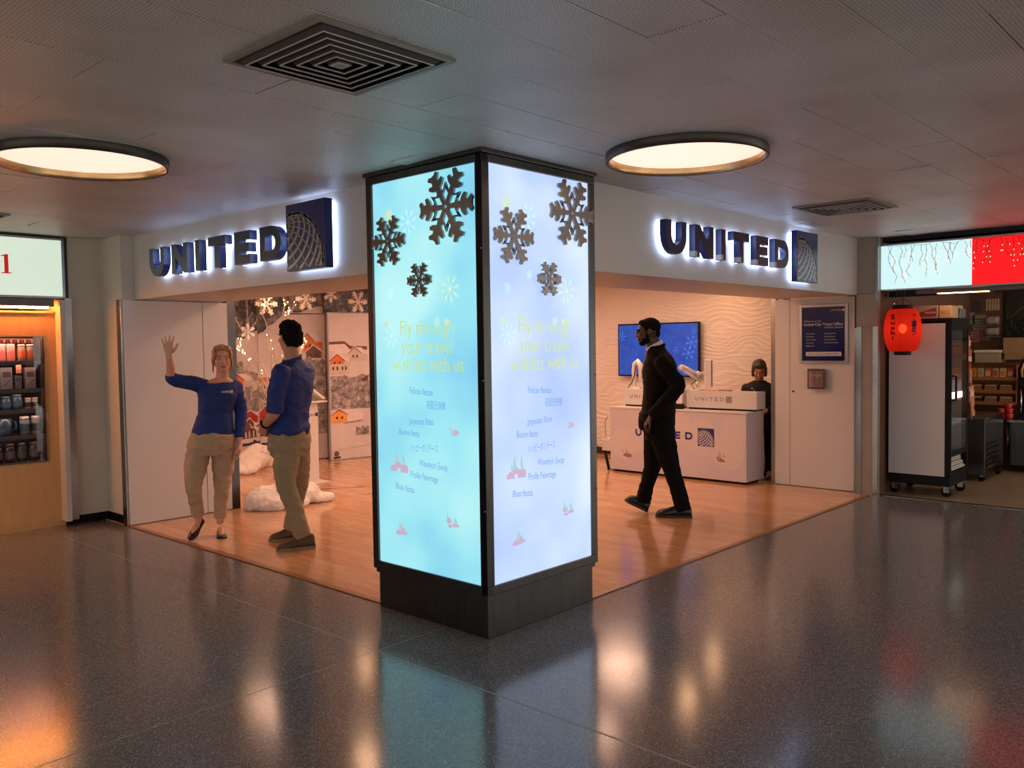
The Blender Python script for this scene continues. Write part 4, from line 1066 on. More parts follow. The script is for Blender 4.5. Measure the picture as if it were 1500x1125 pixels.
for x, c, lab in ((-.80, (30, 40, 44), 'dark bottle at the left of the bottom display shelf'), (-.70, (40, 36, 40), 'dark bottle second on the bottom display shelf'), (-.60, (34, 48, 46), 'dark green bottle third on the bottom display shelf'), (-.50, (66, 42, 40), 'dark red bottle at the right of the bottom display shelf')):
    jar(x, yg, shz[4], .04, .17, c, (88, 84, 84), lab, 'dark bottles on the bottom shelf', 'bottle', 'bottle', (50, 50, 52))
t = thing('paper_garland', 'red and white paper garland along the top of the display case', 'garland', (-.6, yg - .04, 1.66))
b = B(); b.fbox(fy(0, yg - .06), -.82, -.49, 1.705, 1.712, 0, .002)
b.obj('ribbon', mat('garland_white', (240, 216, 206), .6), t)
for i in range(12):
    b = B(); x = -.81 + i * .028; b.poly(fy(0, yg - .06), [(x - .011, 1.704), (x + .011, 1.704), (x + .009, 1.68), (x, 1.672), (x - .009, 1.68)], .001, .003); b.obj('pennant', mat('garland_red', (206, 70, 60), .6) if i == 0 else bpy.data.materials['garland_red' if i % 2 == 0 else 'garland_white'], t)

# ------------------------------------------------------------------ sushi shop at the right
M['lwhite'] = mat('lit_white', (196, 224, 226), .4, var=0, emit=(190, 226, 230), es=1.05)
M['lred'] = mat('lit_red', (220, 20, 24), .4, var=0, emit=(232, 14, 22), es=1.0)
M['shopwall'] = mat('shop_wall', (112, 80, 62), .7, var=.1, scale=4)
b = B(); b.box(9.0, 9.1, -4, .3, 0, 2.47); struct(b.obj('wall_sushi_back', 'shopwall'))
b = B(); b.box(5.66, 9.0, -.02, .10, 0.0046, 2.47); struct(b.obj('wall_sushi_side', 'shopwall'))
b = B(); b.box(5.72, 6.1, -3.9, -.062, 2.58, ZC + .02); b.box(5.9, 6.0, -3.9, -.062, 2.03, 2.58); struct(b.obj('wall_sushi_beam', 'blackmetal'))
b = B(); b.box(5.7, 5.76, -4, -.0625, 0, .0045); struct(b.obj('trim_12', 'steel'))
t = thing('shop_sign.001', 'long lit sign, white then red, with icicle lights over the sushi shop opening', 'sign', (5.8, -1, 2.08))
F = fx(5.68, 0)
b = B(); b.fbox(F, .04, 2.1, 2.083, 2.10, -.2, 0, bev=.003); b.fbox(F, .04, 2.1, 2.535, 2.553, -.2, 0, bev=.003); b.fbox(F, .04, .058, 2.10, 2.535, -.2, 0); b.fbox(F, 2.08, 2.1, 2.1, 2.535, -.2, 0); b.obj('sign_frame', 'aluminium', t)
b = B(); b.fbox(F, .058, .895, 2.10, 2.535, -.15, -.006); b.obj('white_face', 'lwhite', t)
b = B(); b.fbox(F, .895, 2.08, 2.10, 2.535, -.15, -.006); b.obj('red_face', 'lred', t)
t = thing('under_sign_lamp', 'warm strip lamp under the white and red sign', 'lamp', (5.9, -.9, 2.05))
b = B(); b.box(5.82, 5.88, -1.9, -.35, 2.045, 2.083); b.obj('housing', 'grey_metal' if 'grey_metal' in M else bpy.data.materials['grey_metal'], t)
b = B(); b.box(5.825, 5.875, -1.0, -.55, 2.038, 2.045); b.obj('tube', mat('warm_strip', (255, 200, 150), .4, emit=(255, 190, 130), es=14), t)
# icicle lights
t = thing('icicle_lights', 'string of icicle fairy lights drooping over the white and red sign', 'string lights', (5.66, -.7, 2.4))
r = random.Random(5); b = B(); pos = []
G = Fr((5.668, 0, 0), (0, -1, 0))
main = [G(.12 + i * .09, 2.53 + .012 * math.sin(i * 1.7) - .02 * (i % 3 == 1), .004) for i in range(21)]
b.tube(main, .0016, 0, 5)
for i in range(36):
    a = .13 + i * .05 + r.uniform(-.02, .02); z = 2.52; L = r.uniform(.12, .37) if i not in (1, 2) else .42
    pts = [G(a, z)]; x = a
    n = int(L / .055)
    for k in range(n):
        x += r.uniform(-.03, .03); z -= .05; pts.append(G(x, z, r.uniform(0, .008)))
        e = pts[-1] + V((-.002, r.uniform(-.025, .025), -.018)); b.tube([pts[-1], e], .0012, 0, 4); pos.append(e)
    if len(pts) > 1: b.tube(pts, .002, 0, 5)
for q in ((.20, 1.95), (.27, 1.93)):
    pts = [G(.22, 2.1, .006), G(q[0] + .02, 2.03, .01), G(*q, .01)]; b.tube(pts, .0016, 0, 5); pos.append(pts[-1])
b.obj('cable', mat('clear_wire', (70, 66, 60), .5), t)
M['fairy'] = mat('fairy_bulb', (255, 190, 150), .4, emit=(255, 170, 130), es=1.8)
r.shuffle(pos); bb = B(); bb.ell(pos[0], (.0042, .0042, .008), n=8); pr = bb.obj('bulb', 'fairy', t, loc=pos[0])
for q in pos[1:99]:
    c = pr.copy(); COL.objects.link(c); c.location = q - WL[t]
# paper lantern
def translucent(name, rgb, e):
    m = bpy.data.materials.new(name); m.use_nodes = True; N, L = m.node_tree.nodes, m.node_tree.links
    N.remove(N['Principled BSDF']); out = N['Material Output']
    d = N.new('ShaderNodeBsdfDiffuse'); tr_ = N.new('ShaderNodeBsdfTranslucent'); mx = N.new('ShaderNodeMixShader'); mx.inputs[0].default_value = .6
    rf = N.new('ShaderNodeBsdfRefraction'); rf.inputs['IOR'].default_value = 1.05; rf.inputs['Roughness'].default_value = .45; m2 = N.new('ShaderNodeMixShader'); m2.inputs[0].default_value = .22
    nz = N.new('ShaderNodeTexNoise'); nz.inputs['Scale'].default_value = 30
    cr = N.new('ShaderNodeValToRGB'); c = lin(rgb); cr.color_ramp.elements[0].color = tuple(x * .85 for x in c) + (1,); cr.color_ramp.elements[1].color = c + (1,)
    L.new(nz.outputs['Fac'], cr.inputs['Fac']); L.new(cr.outputs['Color'], d.inputs['Color']); L.new(cr.outputs['Color'], tr_.inputs['Color'])
    L.new(d.outputs[0], mx.inputs[1]); L.new(tr_.outputs[0], mx.inputs[2]); L.new(cr.outputs['Color'], rf.inputs['Color']); L.new(mx.outputs[0], m2.inputs[1]); L.new(rf.outputs[0], m2.inputs[2]); L.new(m2.outputs[0], out.inputs['Surface']); M[name] = m; return m
translucent('lantern_paper', (244, 78, 60), 1)
lx, ly = 5.58, -.305
t = thing('paper_lantern', 'glowing red paper lantern lettered in black, hanging at the sushi shop entrance', 'lantern', (lx, ly, 1.45))
prof = [(.085, 1.475), (.12, 1.478)]
for i in range(33):
    s = i / 32; ang = -PI / 2 + PI * s
    rr = .118 + .052 * (math.cos(ang) ** .55 if abs(math.cos(ang)) > 1e-6 else 0); prof.append((rr + .0022 * math.cos(i * PI), 1.483 + .405 * s))
prof += [(.12, 1.893), (.085, 1.896)]
b = B(); b.lathe((lx, ly, 0), prof, 40); b.obj('paper_shade', 'lantern_paper', t)
b = B(); b.lathe((lx, ly, 0), [(.08, 1.893), (.092, 1.893), (.092, 1.93), (.08, 1.93), (.08, 1.893)], 30); b.obj('top_cap', 'black', t)
b = B(); b.lathe((lx, ly, 0), [(0, 1.44), (.078, 1.44), (.078, 1.478), (0, 1.478)], 30); b.obj('bottom_cap', 'black', t)
b = B(); b.ell((lx, ly, 1.70), (.035, .035, .045), n=14); b.obj('light_bulb', mat('lantern_bulb', (255, 190, 120), .4, emit=(255, 160, 100), es=17), t)
b = B(); b.tube([(lx, ly, 1.93), (lx + .02, ly, 2.0), (lx + .09, ly, 2.08)], .003, 0, 6); b.tube([(lx, ly - .085, 1.93), (lx, ly - .06, 1.97), (lx, ly, 1.99), (lx, ly + .06, 1.97), (lx, ly + .085, 1.93)], .0025, 0, 6); b.obj('cord', 'black', t)
b = B()
def wrap(ch, ang, z, h, w):
    n = V((math.cos(ang), math.sin(ang), 0)); u = V((-n.y, n.x, 0)); b.text(Fr(V((lx, ly, z)) + n * .1755, u, (0, 0, 1)), ch, 0, 0, h, 0, w=w, fat=.035)
ca = math.atan2(-3.2 - ly, -3.26 - lx)
for k, ch in enumerate('Sushi'): wrap(ch, ca - .52, 1.79 - k * .05, .038 if k else .046, .014 if ch == 'i' else .044)
for k, ch in enumerate('食事処'): wrap(ch, ca + .62, 1.775 - k * .065, .055, .055)
b.tube([(lx + .172 * math.cos(ca - .12), ly + .172 * math.sin(ca - .12), 1.50 + .37 * i / 8) for i in range(9)], .0012, 0, 4)
b.obj('lettering', 'black', t)

# glass door fridge
t = thing('fridge', 'tall white-sided fridge with black glass door on casters behind the lantern', 'fridge', (6.21, -.36, .004))
b = B(); b.box(5.92, 6.50, -.60, -.06, .215, .235); b.box(5.92, 5.94, -.60, -.06, .235, 1.77); b.box(6.48, 6.5, -.60, -.06, .235, 1.77); b.box(5.92, 6.5, -.60, -.06, 1.75, 1.77); b.box(5.94, 6.48, -.08, -.06, .235, 1.75); b.obj('cabinet', 'white', t)
b = B(); b.box(5.94, 6.48, -.085, -.08, .24, 1.75); b.box(5.94, 5.945, -.6, -.085, .24, 1.75); b.obj('liner', mat('fridge_liner', (150, 146, 142), .4), t)
F = fy(5.92, -.66)
b = B(); b.fbox(F, 0, .02, .22, 1.77, -.06, 0, bev=.004); b.fbox(F, .56, .59, .22, 1.77, -.06, 0, bev=.004); b.fbox(F, .02, .56, 1.69, 1.77, -.06, 0); b.fbox(F, .02, .56, .42, .47, -.06, 0); b.fbox(F, .02, .56, .22, .26, -.06, 0); b.fbox(F, 0, .59, 1.77, 1.80, -.6, 0); dr = b.obj('door', 'black', t)
b = B(); b.fbox(F, .02, .56, .47, 1.69, -.012, -.006); b.obj('door_glass', 'glass', dr)
b = B(); b.tube([F(.012, .98, 0), F(.03, .985, .035), F(.03, 1.22, .035), F(.012, 1.225, 0)], .011, 0, 8); b.obj('door_handle', 'black', dr)
b = B(); b.box(5.92, 6.5, -.65, -.07, .115, .215, bev=.004); b.obj('base', 'black', t)
for z in (1.42, 1.19, .96, .72):
    b = B(); b.box(5.95, 6.47, -.62, -.09, z - .008, z); b.obj('shelf', 'aluminium', t)
b = B(); b.box(5.99, 6.43, -.62, -.60, .99, 1.05); b.obj('strip_light', mat('fridge_light', (255, 250, 240), .4, emit=(255, 250, 240), es=3.0), t)
for x, y in ((5.97, -.62), (6.44, -.62), (5.97, -.12), (6.44, -.12)):
    b = B(); b.box(x - .03, x + .03, y - .03, y + .03, .103, .115); b.box(x - .022, x - .017, y - .02, y + .035, .05, .105); b.box(x + .017, x + .022, y - .02, y + .035, .05, .105); cs = b.obj('caster', 'chrome', t)
    b = B(); b.lathe((x - .015, y + .012, .055), [(0, 0), (.042, 0), (.05, .006), (.05, .024), (.042, .03), (0, .03)], 18, axis=(1, 0, 0)); b.obj('wheel', 'black', cs)
# what the fridge holds
def tray(x0, x1, y0, y1, z, h, c, lab, grp='trays in the fridge'):
    t = thing('food_tray', lab, 'food tray', ((x0 + x1) / 2, (y0 + y1) / 2, z), grp)
    b = B(); b.box(x0, x1, y0, y1, z, z + h * .6, bev=.003); b.obj('tray', mat('tray', c, .4), t)
    b = B(); b.box(x0 + .01, x1 - .01, y0 + .01, y1 - .01, z + h * .6, z + h, bev=.004); b.obj('lid', mat('tray_lid', tuple(min(255, v + 26) for v in c), .2), t)
for z, items in ((1.42, (((150, 84, 66), .09, 'red-brown tray high on the fridge top shelf'), ((120, 92, 84), .075, 'brown tray lying second on the fridge top shelf'))), (1.19, (((190, 150, 110), .05, 'tan tray on the second fridge shelf'), ((168, 96, 80), .06, 'reddish tray on the second fridge shelf'))),
                 (.96, (((214, 150, 128), .045, 'pink tray on the third fridge shelf'),)), (.72, (((210, 206, 200), .035, 'white tray on the lowest fridge shelf'),))):
    zz = z
    for c, h, lab in items:
        tray(5.99, 6.44, -.61, -.15, zz, h, c, lab); zz += h + .002
for k in range(3):
    tray(5.98, 6.43, -.655 + .02 * k, -.2, .272 + k * .04, .034, (196, 186, 176), ('lowest', 'middle one', 'topmost')[k] + ' of three pale trays under the fridge glass', 'pale trays under the fridge door')
# cartons on top of the fridge
def carton(x0, x1, y0, y1, z, h, c, lab, pr=None, s=None):
    t = thing('carton', lab, 'carton', ((x0 + x1) / 2, (y0 + y1) / 2, z), 'cartons on top of the fridge')
    b = B(); b.box(x0, x1, y0, y1, z, z + h, bev=.003); b.obj('box', mat('cardboard', c, .6), t)
    b = B(); F = fx(x0, y1); W = y1 - y0
    if s: b.poly(F, [(W * .05, z + .02), (W * .95, z + .02), (W * .95, z + h * .85), (W * .3, z + h * .5)], .0005, .001)
    else: b.fbox(F, W * .1, W * .9, z + h * .3, z + h * .6, .0005, .001)
    b.obj('printed_panel', mat('carton_red', pr or (150, 60, 46), .5), t)
    if s:
        b = B(); b.text(F, s, W * .7, z + .05, .018, 0, w=.1, c=.002); b.obj('lettering', 'paper', t)
carton(5.95, 6.25, -.52, -.28, 1.80, .13, (176, 150, 132), 'white and red printed carton on the fridge top', (130, 54, 44), 'FRESH')
carton(5.96, 6.2, -.64, -.53, 1.80, .125, (196, 160, 122), 'plain tan carton on the fridge top at the door edge', (180, 140, 104))
t = thing('plastic_tub', 'clear tub of packets at the right end of the fridge top', 'tub', (6.37, -.56, 1.80))
b = B(); b.box(6.27, 6.47, -.64, -.46, 1.80, 1.90, bev=.006); b.obj('tub', mat('tub_plastic', (124, 128, 122), .25), t)
b = B(); b.box(6.29, 6.45, -.62, -.48, 1.90, 1.935, bev=.008); b.obj('packets', mat('tub_packets', (196, 176, 140), .5), t)
# hanging snack strip beside the fridge
t = thing('snack_strip', 'hanging strip of small snack bags down the right side of the fridge', 'snack strip', (6.66, -.62, 1.5))
b = B(); b.tube([(6.49, -.57, 1.63), (6.62, -.60, 1.62)], .005, 0, 6); b.obj('hook', 'chrome', t)
b = B(); b.tube([(6.62, -.60, 1.62), (6.70, -.61, 1.2), (6.80, -.62, .72)], .004, 0, 6); b.obj('strip', mat('strip_white', (206, 190, 176), .5), t)
r = random.Random(9)
for k in range(16):
    s = k / 15; x = 6.60 + .2 * s; z = 1.60 - .80 * s
    b = B(); G = Fr((x, -.625 - .004 * (k % 2), z), (1, r.uniform(-.3, .3), r.uniform(-.3, .3)), (r.uniform(-.2, .2), 0, 1)); b.fbox(G, -.045, .045, -.035, .03, -.01, .01, bev=.006)
    b.obj('snack_bag', mat('snack_bag', r.choice(((206, 140, 110), (196, 120, 90), (214, 170, 140), (190, 90, 70), (220, 190, 160))), .4), t)
# steel cabinet and table
t = thing('steel_cabinet', 'steel undercounter cabinet with louvred panel right of the fridge', 'cabinet', (7.6, -.4, .004))
b = B(); b.box(7.2, 8.0, -.65, -.05, .07, .70, bev=.004); b.obj('body', 'darksteel', t)
b = B(); b.box(7.18, 8.02, -.67, -.03, .70, .725, bev=.003); b.obj('worktop', 'steel', t)
for k in range(5):
    b = B(); G = Fr((7.3, -.652, .14 + k * .06), (1, 0, 0), (0, -.35, 1)); b.fbox(G, 0, .55, 0, .045, 0, .004); b.obj('louver', 'steel', t)
for x in (7.26, 7.94):
    b = B(); b.box(x - .02, x + .02, -.63, -.59, .055, .07); cs = b.obj('caster', 'chrome', t)
    b = B(); b.lathe((x - .012, -.61, .044), [(0, 0), (.036, 0), (.04, .005), (.04, .02), (.036, .025), (0, .025)], 16, axis=(1, 0, 0)); b.obj('wheel', 'black', cs)
t = thing('steel_table', 'steel worktable with red lidded cups on it at the right edge', 'table', (8.4, -1.2, .004))
b = B(); b.box(8.12, 8.85, -2.1, -.48, .60, .632, bev=.004); b.obj('tabletop', 'steel', t)
b = B(); b.box(8.2, 8.8, -2.05, -.68, .09, .60); b.obj('body', 'darksteel', t)
for y in (-.52,):
    for x in (8.17, 8.8):
        b = B(); b.tube([(x, y, .03), (x, y, .6)], .02, 0, 12); b.obj('leg', 'chrome', t)
b = B(); b.box(8.3, 8.75, -2.0, -.75, .004, .09); b.obj('plinth', 'black', t)
M['redlid'] = mat('red_tub', (206, 52, 46), .25)
for i, (y, z) in enumerate(((-.575, 0), (-.575, 1), (-.66, 0), (-.66, 1), (-.65, 2))):
    lab = ('bottom red tub of the left stack on the steel table', 'top red tub of the left stack on the steel table', 'bottom red tub of the right stack on the steel table', 'second red tub of the right stack on the steel table', 'topmost red tub of the right stack on the steel table')[i]
    t = thing('sauce_tub', lab, 'tub', (8.24, y, .632 + z * .062), 'red sauce tubs on the steel table')
    b = B(); b.lathe((8.24, y, .632 + z * .062), [(0, 0), (.032, 0), (.039, .048), (0, .048)], 18); b.obj('cup', 'redlid', t)
    b = B(); b.lathe((8.24, y, .632 + z * .062), [(0, .048), (.042, .048), (.042, .058), (0, .058)], 18); b.obj('lid', mat('tub_lid', (226, 90, 76), .2), t)
t = thing('drinks_dispenser', 'dark drinks dispenser with curved tan handle at the right edge', 'dispenser', (8.5, -.78, .632))
b = B(); b.box(8.45, 8.8, -.95, -.70, 1.0, 1.1, bev=.01); b.box(8.6, 8.8, -.95, -.70, .632, 1.0, bev=.004); b.box(8.45, 8.8, -.95, -.70, .632, .65); b.obj('body', 'blackmetal', t)
b = B(); b.tube([(8.5, -.72, 1.1), (8.48, -.72, 1.22), (8.5, -.76, 1.32), (8.52, -.86, 1.36)], .03, 0, 10); b.obj('arm', 'blackmetal', t)
b = B(); b.tube([(8.47, -.74, 1.12), (8.455, -.735, 1.2), (8.465, -.76, 1.29)], .014, 0, 8); b.obj('handle', mat('tan_grip', (196, 150, 100), .4), t)
b = B(); b.tube([(8.47, -.73, .66), (8.47, -.73, 1.0)], .012, 0, 10); b.obj('post', 'chrome', t)
# snack rack on the wall
t = thing('snack_rack', 'three-tier wooden snack rack above the steel cabinet', 'rack', (8.75, -.4, .79))
b = B(); b.box(8.85, 8.9, -.65, -.1, .78, 1.29); b.box(8.6, 8.9, -.66, -.645, .79, 1.27); b.box(8.6, 8.9, -.105, -.09, .79, 1.27); b.obj('frame', mat('rack_wood', (164, 104, 54), .5, var=.15, stretch=(1, 8, 1)), t)
RZ = (1.105, .945, .80)
for z in RZ:
    b = B(); b.box(8.58, 8.88, -.645, -.105, z - .025, z - .008); b.box(8.575, 8.585, -.645, -.105, z - .03, z + .012); b.obj('shelf', bpy.data.materials['rack_wood'] if z == RZ[0] else M['rackshelf'] if 'rackshelf' in M else bpy.data.materials['rack_wood'], t)
cols = ((226, 150, 60), (206, 190, 160), (220, 120, 70), (196, 170, 130), (230, 200, 150), (206, 90, 60))
for k in range(6):
    t = thing('chip_bag', ('first', 'second', 'third', 'fourth', 'fifth', 'sixth')[k] + ' upright chip bag from the left on the rack top tier', 'snack bag', (8.66, -.15 - k * .083, RZ[0] - .008), 'chip bags on the top tier')
    b = B(); G = Fr((8.66, -.115 - k * .083, RZ[0] - .008), (0, -1, 0), (.25, 0, 1)); b.fbox(G, 0, .076, 0, .135, -.03, .012, bev=.012); b.obj('bag', mat('chip_bag', cols[k], .35), t)
    b = B(); b.fbox(G, .012, .064, .03, .09, .012, .0135); b.obj('printed_panel', mat('chip_print', cols[(k + 2) % 6], .4), t)
for row in (1, 2):
    for k in range(3):
        t = thing('cookie_box', ('left', 'middle', 'right')[k] + ' clear box of cookies on the rack ' + ('second', 'bottom') [row - 1] + ' tier', 'cookie box', (8.66, -.2 - k * .17, RZ[row] - .008), 'cookie boxes on the lower tiers')
        b = B(); b.box(8.60, 8.76, -.265 - k * .17, -.125 - k * .17, RZ[row] - .008, RZ[row] + .05, bev=.006); b.obj('box', mat('cookie_tray', (150, 110, 76) if (row, k) != (2, 0) else (50, 44, 40), .5), t)
        b = B(); b.box(8.61, 8.75, -.26 - k * .17, -.13 - k * .17, RZ[row] + .05, RZ[row] + .075, bev=.008); b.obj('cookies', mat('cookies', (206, 160, 106), .7, var=.4, scale=60, bump=.8), t)
# white bin on the rack, planter, framed picture, notices
t = thing('storage_bin', 'cream storage bin standing on the snack rack', 'bin', (8.7, -.33, 1.292))
b = B(); b.box(8.58, 8.85, -.48, -.19, 1.292, 1.42, bev=.006); b.obj('body', mat('cream_bin', (170, 152, 124), .5), t)
b = B(); b.box(8.57, 8.86, -.49, -.18, 1.42, 1.45, bev=.004); b.obj('lid', 'paper', t)
t = thing('planter', 'tan planter of dark greenery at the right edge above the dispenser', 'planter', (8.75, -.75, 1.35))
b = B(); b.box(8.6, 8.9, -1.2, -.50, 1.40, 1.60, bev=.006); b.box(8.58, 8.92, -1.25, -.52, 1.33, 1.40, bev=.004); b.obj('trough', mat('tan_box', (158, 128, 92), .5), t)
b = B(); r = random.Random(3)
for k in range(240):
    x, y, z = 8.65 + r.random() * .2, -.52 - r.random() * .6, 1.6 + r.random() * .25; d = V((r.uniform(-1, 1), r.uniform(-1, 1), r.uniform(0, 1))).normalized()
    G = Fr((x, y, z), d, d.cross(V((.3, .5, .8))).normalized()); b.poly(G, [(0, 0), (.03, -.014), (.08, 0), (.03, .014)], 0, 0)
b.obj('foliage', mat('dark_leaf', (36, 50, 30), .6, var=.3), t)
t = thing('wall_picture', 'dark wall picture with pale arc behind the greenery at the right edge', 'picture', (8.98, -.9, 1.6))
b = B(); b.box(8.97, 9.0, -1.6, -.42, 1.58, 2.2, bev=.004); b.obj('frame', 'blackmetal', t)
b = B(); F = fx(8.97, -.42); b.fbox(F, .02, 1.16, 1.6, 2.18, 0, .002); b.obj('print', mat('picture_dark', (40, 40, 30), .4, var=.4, scale=9), t)
b = B(); b.tube([F(.06 + .02 * i, 1.84 + .24 * math.sin(min(1.5, i * .08)), .004) for i in range(18)], .005, 0, 5); b.obj('arc', mat('arc_grey', (110, 104, 92), .5), t)
r = random.Random(31); k = 0
for y, z, w, h, c, lab in ((.06, 2.05, .14, .15, (176, 120, 96), 'orange notice highest beside the red beam'), (-.1, 2.0, .1, .13, (84, 66, 60), 'dark card among the wall notices'), (.0, 1.86, .16, .16, (150, 150, 138), 'pale green notice under the orange one'), (-.14, 1.80, .16, .2, (160, 150, 138), 'big cream notice in the middle of the wall'),
                           (-.09, 1.62, .11, .14, (196, 130, 110), 'pink notice low on the wall'), (-.21, 1.63, .11, .12, (140, 132, 124), 'grey notice beside the pink one low on the wall')):
    t = thing('wall_notice', lab, 'notice', (8.99, y, z - h / 2), 'paper notices on the sushi shop wall')
    F = fx(9.0, y + w / 2, z - h / 2); b = B(); b.fbox(F, 0, w, 0, h, .001, .004); b.obj('sheet', mat('notice', c, .6, var=.15, scale=30), t)
    b = B()
    for q in range(4): b.fbox(F, w * .12, w * r.uniform(.6, .88), h * (.18 + q * .17), h * (.24 + q * .17), .004, .005)
    b.obj('printed_lines', mat('notice_ink', (96, 84, 78), .6), t)
for k in range(5):
    y = -.22 - .033 * k; t = thing('spoon_bag', ('first', 'second', 'third', 'fourth', 'fifth')[k] + ' clear bag of utensils from the left on the wall hook', 'utensil bag', (8.97, y, 1.95), 'bags of utensils hung high on the wall')
    b = B(); G = fx(9.003, y + .014, 1.95); b.fbox(G, 0, .027, 0, .15, 0, .014, bev=.005); b.obj('bag', mat('utensil_bag', (190, 170, 140), .3, var=.3, scale=50), t)
    b = B(); b.fbox(G, .004, .022, .15, .165, 0, .004); b.obj('header', 'red', t)
for k, (y, z) in enumerate(((-.3, 1.82), (-.3, 1.68))):
    t = thing('cup_sleeve', ('upper', 'lower')[k] + ' clear sleeve of plastic cups on the wall', 'cup sleeve', (8.93, y, z), 'sleeves of cups on the wall')
    b = B(); b.lathe((8.93, y + .07, z), [(0, 0), (.05, 0), (.054, .05), (.05, .1), (.054, .15), (0, .15)], 16, axis=(0, -1, 0)); b.obj('cups', mat('cup_stack', (176, 172, 170), .3), t)
    b = B(); b.box(8.97, 9.0, y - .09, y + .08, z - .07, z - .06); b.obj('wall_bracket', 'chrome', t)
# lamps inside the sushi shop
for x, y, lab in ((7.2, -1.6, 'ceiling downlight inside the sushi shop near the front'), (8.2, -1.3, 'ceiling downlight inside the sushi shop over the steel table')):
    dup(d0, (x, y, 2.47), lab)
# ------------------------------------------------------------------ people
from mathutils.bvhtree import BVHTree
def smooth_path(P, Rr, k=4):
    P = [V(p) for p in P]; out = []; ro = []
    for i in range(len(P) - 1):
        p0, p1, p2, p3 = P[max(i - 1, 0)], P[i], P[i + 1], P[min(i + 2, len(P) - 1)]
        for j in range(k):
            t = j / k
            out.append(.5 * ((2 * p1) + (p2 - p0) * t + (2 * p0 - 5 * p1 + 4 * p2 - p3) * t * t + (3 * p1 - p0 - 3 * p2 + p3) * t ** 3))
            a, c = Rr[i], Rr[i + 1]
            ro.append(tuple(x + (y - x) * t for x, y in zip(a, c)) if isinstance(a, tuple) else a + (c - a) * t)
    out.append(P[-1]); ro.append(Rr[-1]); return out, ro
def limb(b, P, Rr, k=4, n=16, hint=None, capr=True, flat=False):
    p, r = smooth_path(P, Rr, k)
    f = lambda q: sum(q) / 2 if isinstance(q, tuple) else q
    b.tube(p, r, 0, n, hint=hint)
    if capr:
        b.ell(p[0], (f(r[0]) * .98,) * 3, n=12)
        if not flat: b.ell(p[-1], (f(r[-1]) * .98,) * 3, n=12)
def torso(b, rings, L, grow=0.0, n=28):
    L = V(L).normalized(); Fw = V((-L.y, L.x, 0)); vs = []
    for z, cx, cy, hw, hd in rings:
        hw += grow; hd += grow; row = []
        for k in range(n):
            t = 2 * PI * k / n; c_, s_ = math.cos(t), math.sin(t)
            e = .82
            c_ = math.copysign(abs(c_) ** e, c_); s_ = math.copysign(abs(s_) ** e, s_)
            row.append(b.bm.verts.new(V((cx, cy, z)) + L * hw * c_ + Fw * hd * s_))
        vs.append(row)
    for a, c in zip(vs[:-1], vs[1:]):
        for k in range(n): b.bm.faces.new([a[k], a[(k + 1) % n], c[(k + 1) % n], c[k]])
    b.bm.faces.new(vs[0][::-1]); b.bm.faces.new(vs[-1])
    bmesh.ops.recalc_face_normals(b.bm, faces=b.bm.faces)
def remesh(b, voxel, it=4, fac=.5):
    bmesh.ops.recalc_face_normals(b.bm, faces=b.bm.faces)
    me = bpy.data.meshes.new('r'); b.bm.to_mesh(me); b.bm.free()
    o = bpy.data.objects.new('r', me)
    m = o.modifiers.new('r', 'REMESH'); m.mode = 'VOXEL'; m.voxel_size = voxel; m.use_smooth_shade = True
    if it: m = o.modifiers.new('s', 'SMOOTH'); m.factor = fac; m.iterations = it
    out = evalmesh(o)
    for p in out.polygons: p.use_smooth = True
    return out
def folds(me, amp, sc=(9, 9, 5), seed=0, amp2=.0, zmin=None, zmax=None):
    nn = [v.normal.copy() for v in me.vertices]
    for v, nv in zip(me.vertices, nn):
        q = v.co; s = V((q.x * sc[0] + seed, q.y * sc[1], q.z * sc[2]))
        a = amp
        if zmin is not None: a *= max(.25, min(1.0, (zmax - q.z) / (zmax - zmin)))
        k = noise.noise(s) + .5 * noise.noise(s * 2.3)
        r_ = 1 - abs(noise.noise(V((q.x * 7 + seed, q.y * 7, q.z * 16 + 2 * q.x)))) * 2.2
        v.co = q + nv * (k * a + r_ * amp2)
def mobj(me, name, m, parent=None, clampz=None):
    for mm in (m if isinstance(m, (list, tuple)) else [m]): me.materials.append(M[mm] if isinstance(mm, str) else mm)
    me.name = name
    o = bpy.data.objects.new(name, me); COL.objects.link(o)
    if parent is not None: o.parent = parent
    WL[o] = V((0, 0, 0)); return o
def headmat(fwd, tilt=0.0):
    f = V(fwd).normalized(); upv = V((0, 0, 1)); r = f.cross(upv).normalized(); u = r.cross(f).normalized()
    return Matrix((r, f, u)).transposed()
def head(b, c, Rm, s=1.0, nose=1.0, jaw=1.0):
    c = V(c)
    def e(p, r, n=14): b.ell(c + Rm @ (V(p) * s), tuple(x * s for x in r), n=n, rot=Rm)
    e((0, -.016, .032), (.074, .096, .086), 22); e((0, .022, -.028), (.064, .070, .082), 20); e((0, .05, -.088), (.036 * jaw, .034, .026)); e((0, .02, -.075), (.054 * jaw, .06, .036))
    e((0, .088, .024), (.046, .014, .012)); e((.036, .066, -.022), (.024, .022, .022)); e((-.036, .066, -.022), (.024, .022, .022))
    e((0, .093, .002), (.0095, .013, .026)); e((0, .103 * nose, -.027), (.013 * nose, .015, .012)); e((.012, .095, -.031), (.009, .010, .008)); e((-.012, .095, -.031), (.009, .01, .008))
    e((0, .089, -.058), (.022, .010, .0075)); e((0, .087, -.070), (.019, .010, .0075))
    for sx in (-1, 1):
        e((sx * .073, -.008, -.004), (.009, .019, .031)); e((sx * .077, -.014, .008), (.008, .014, .018))
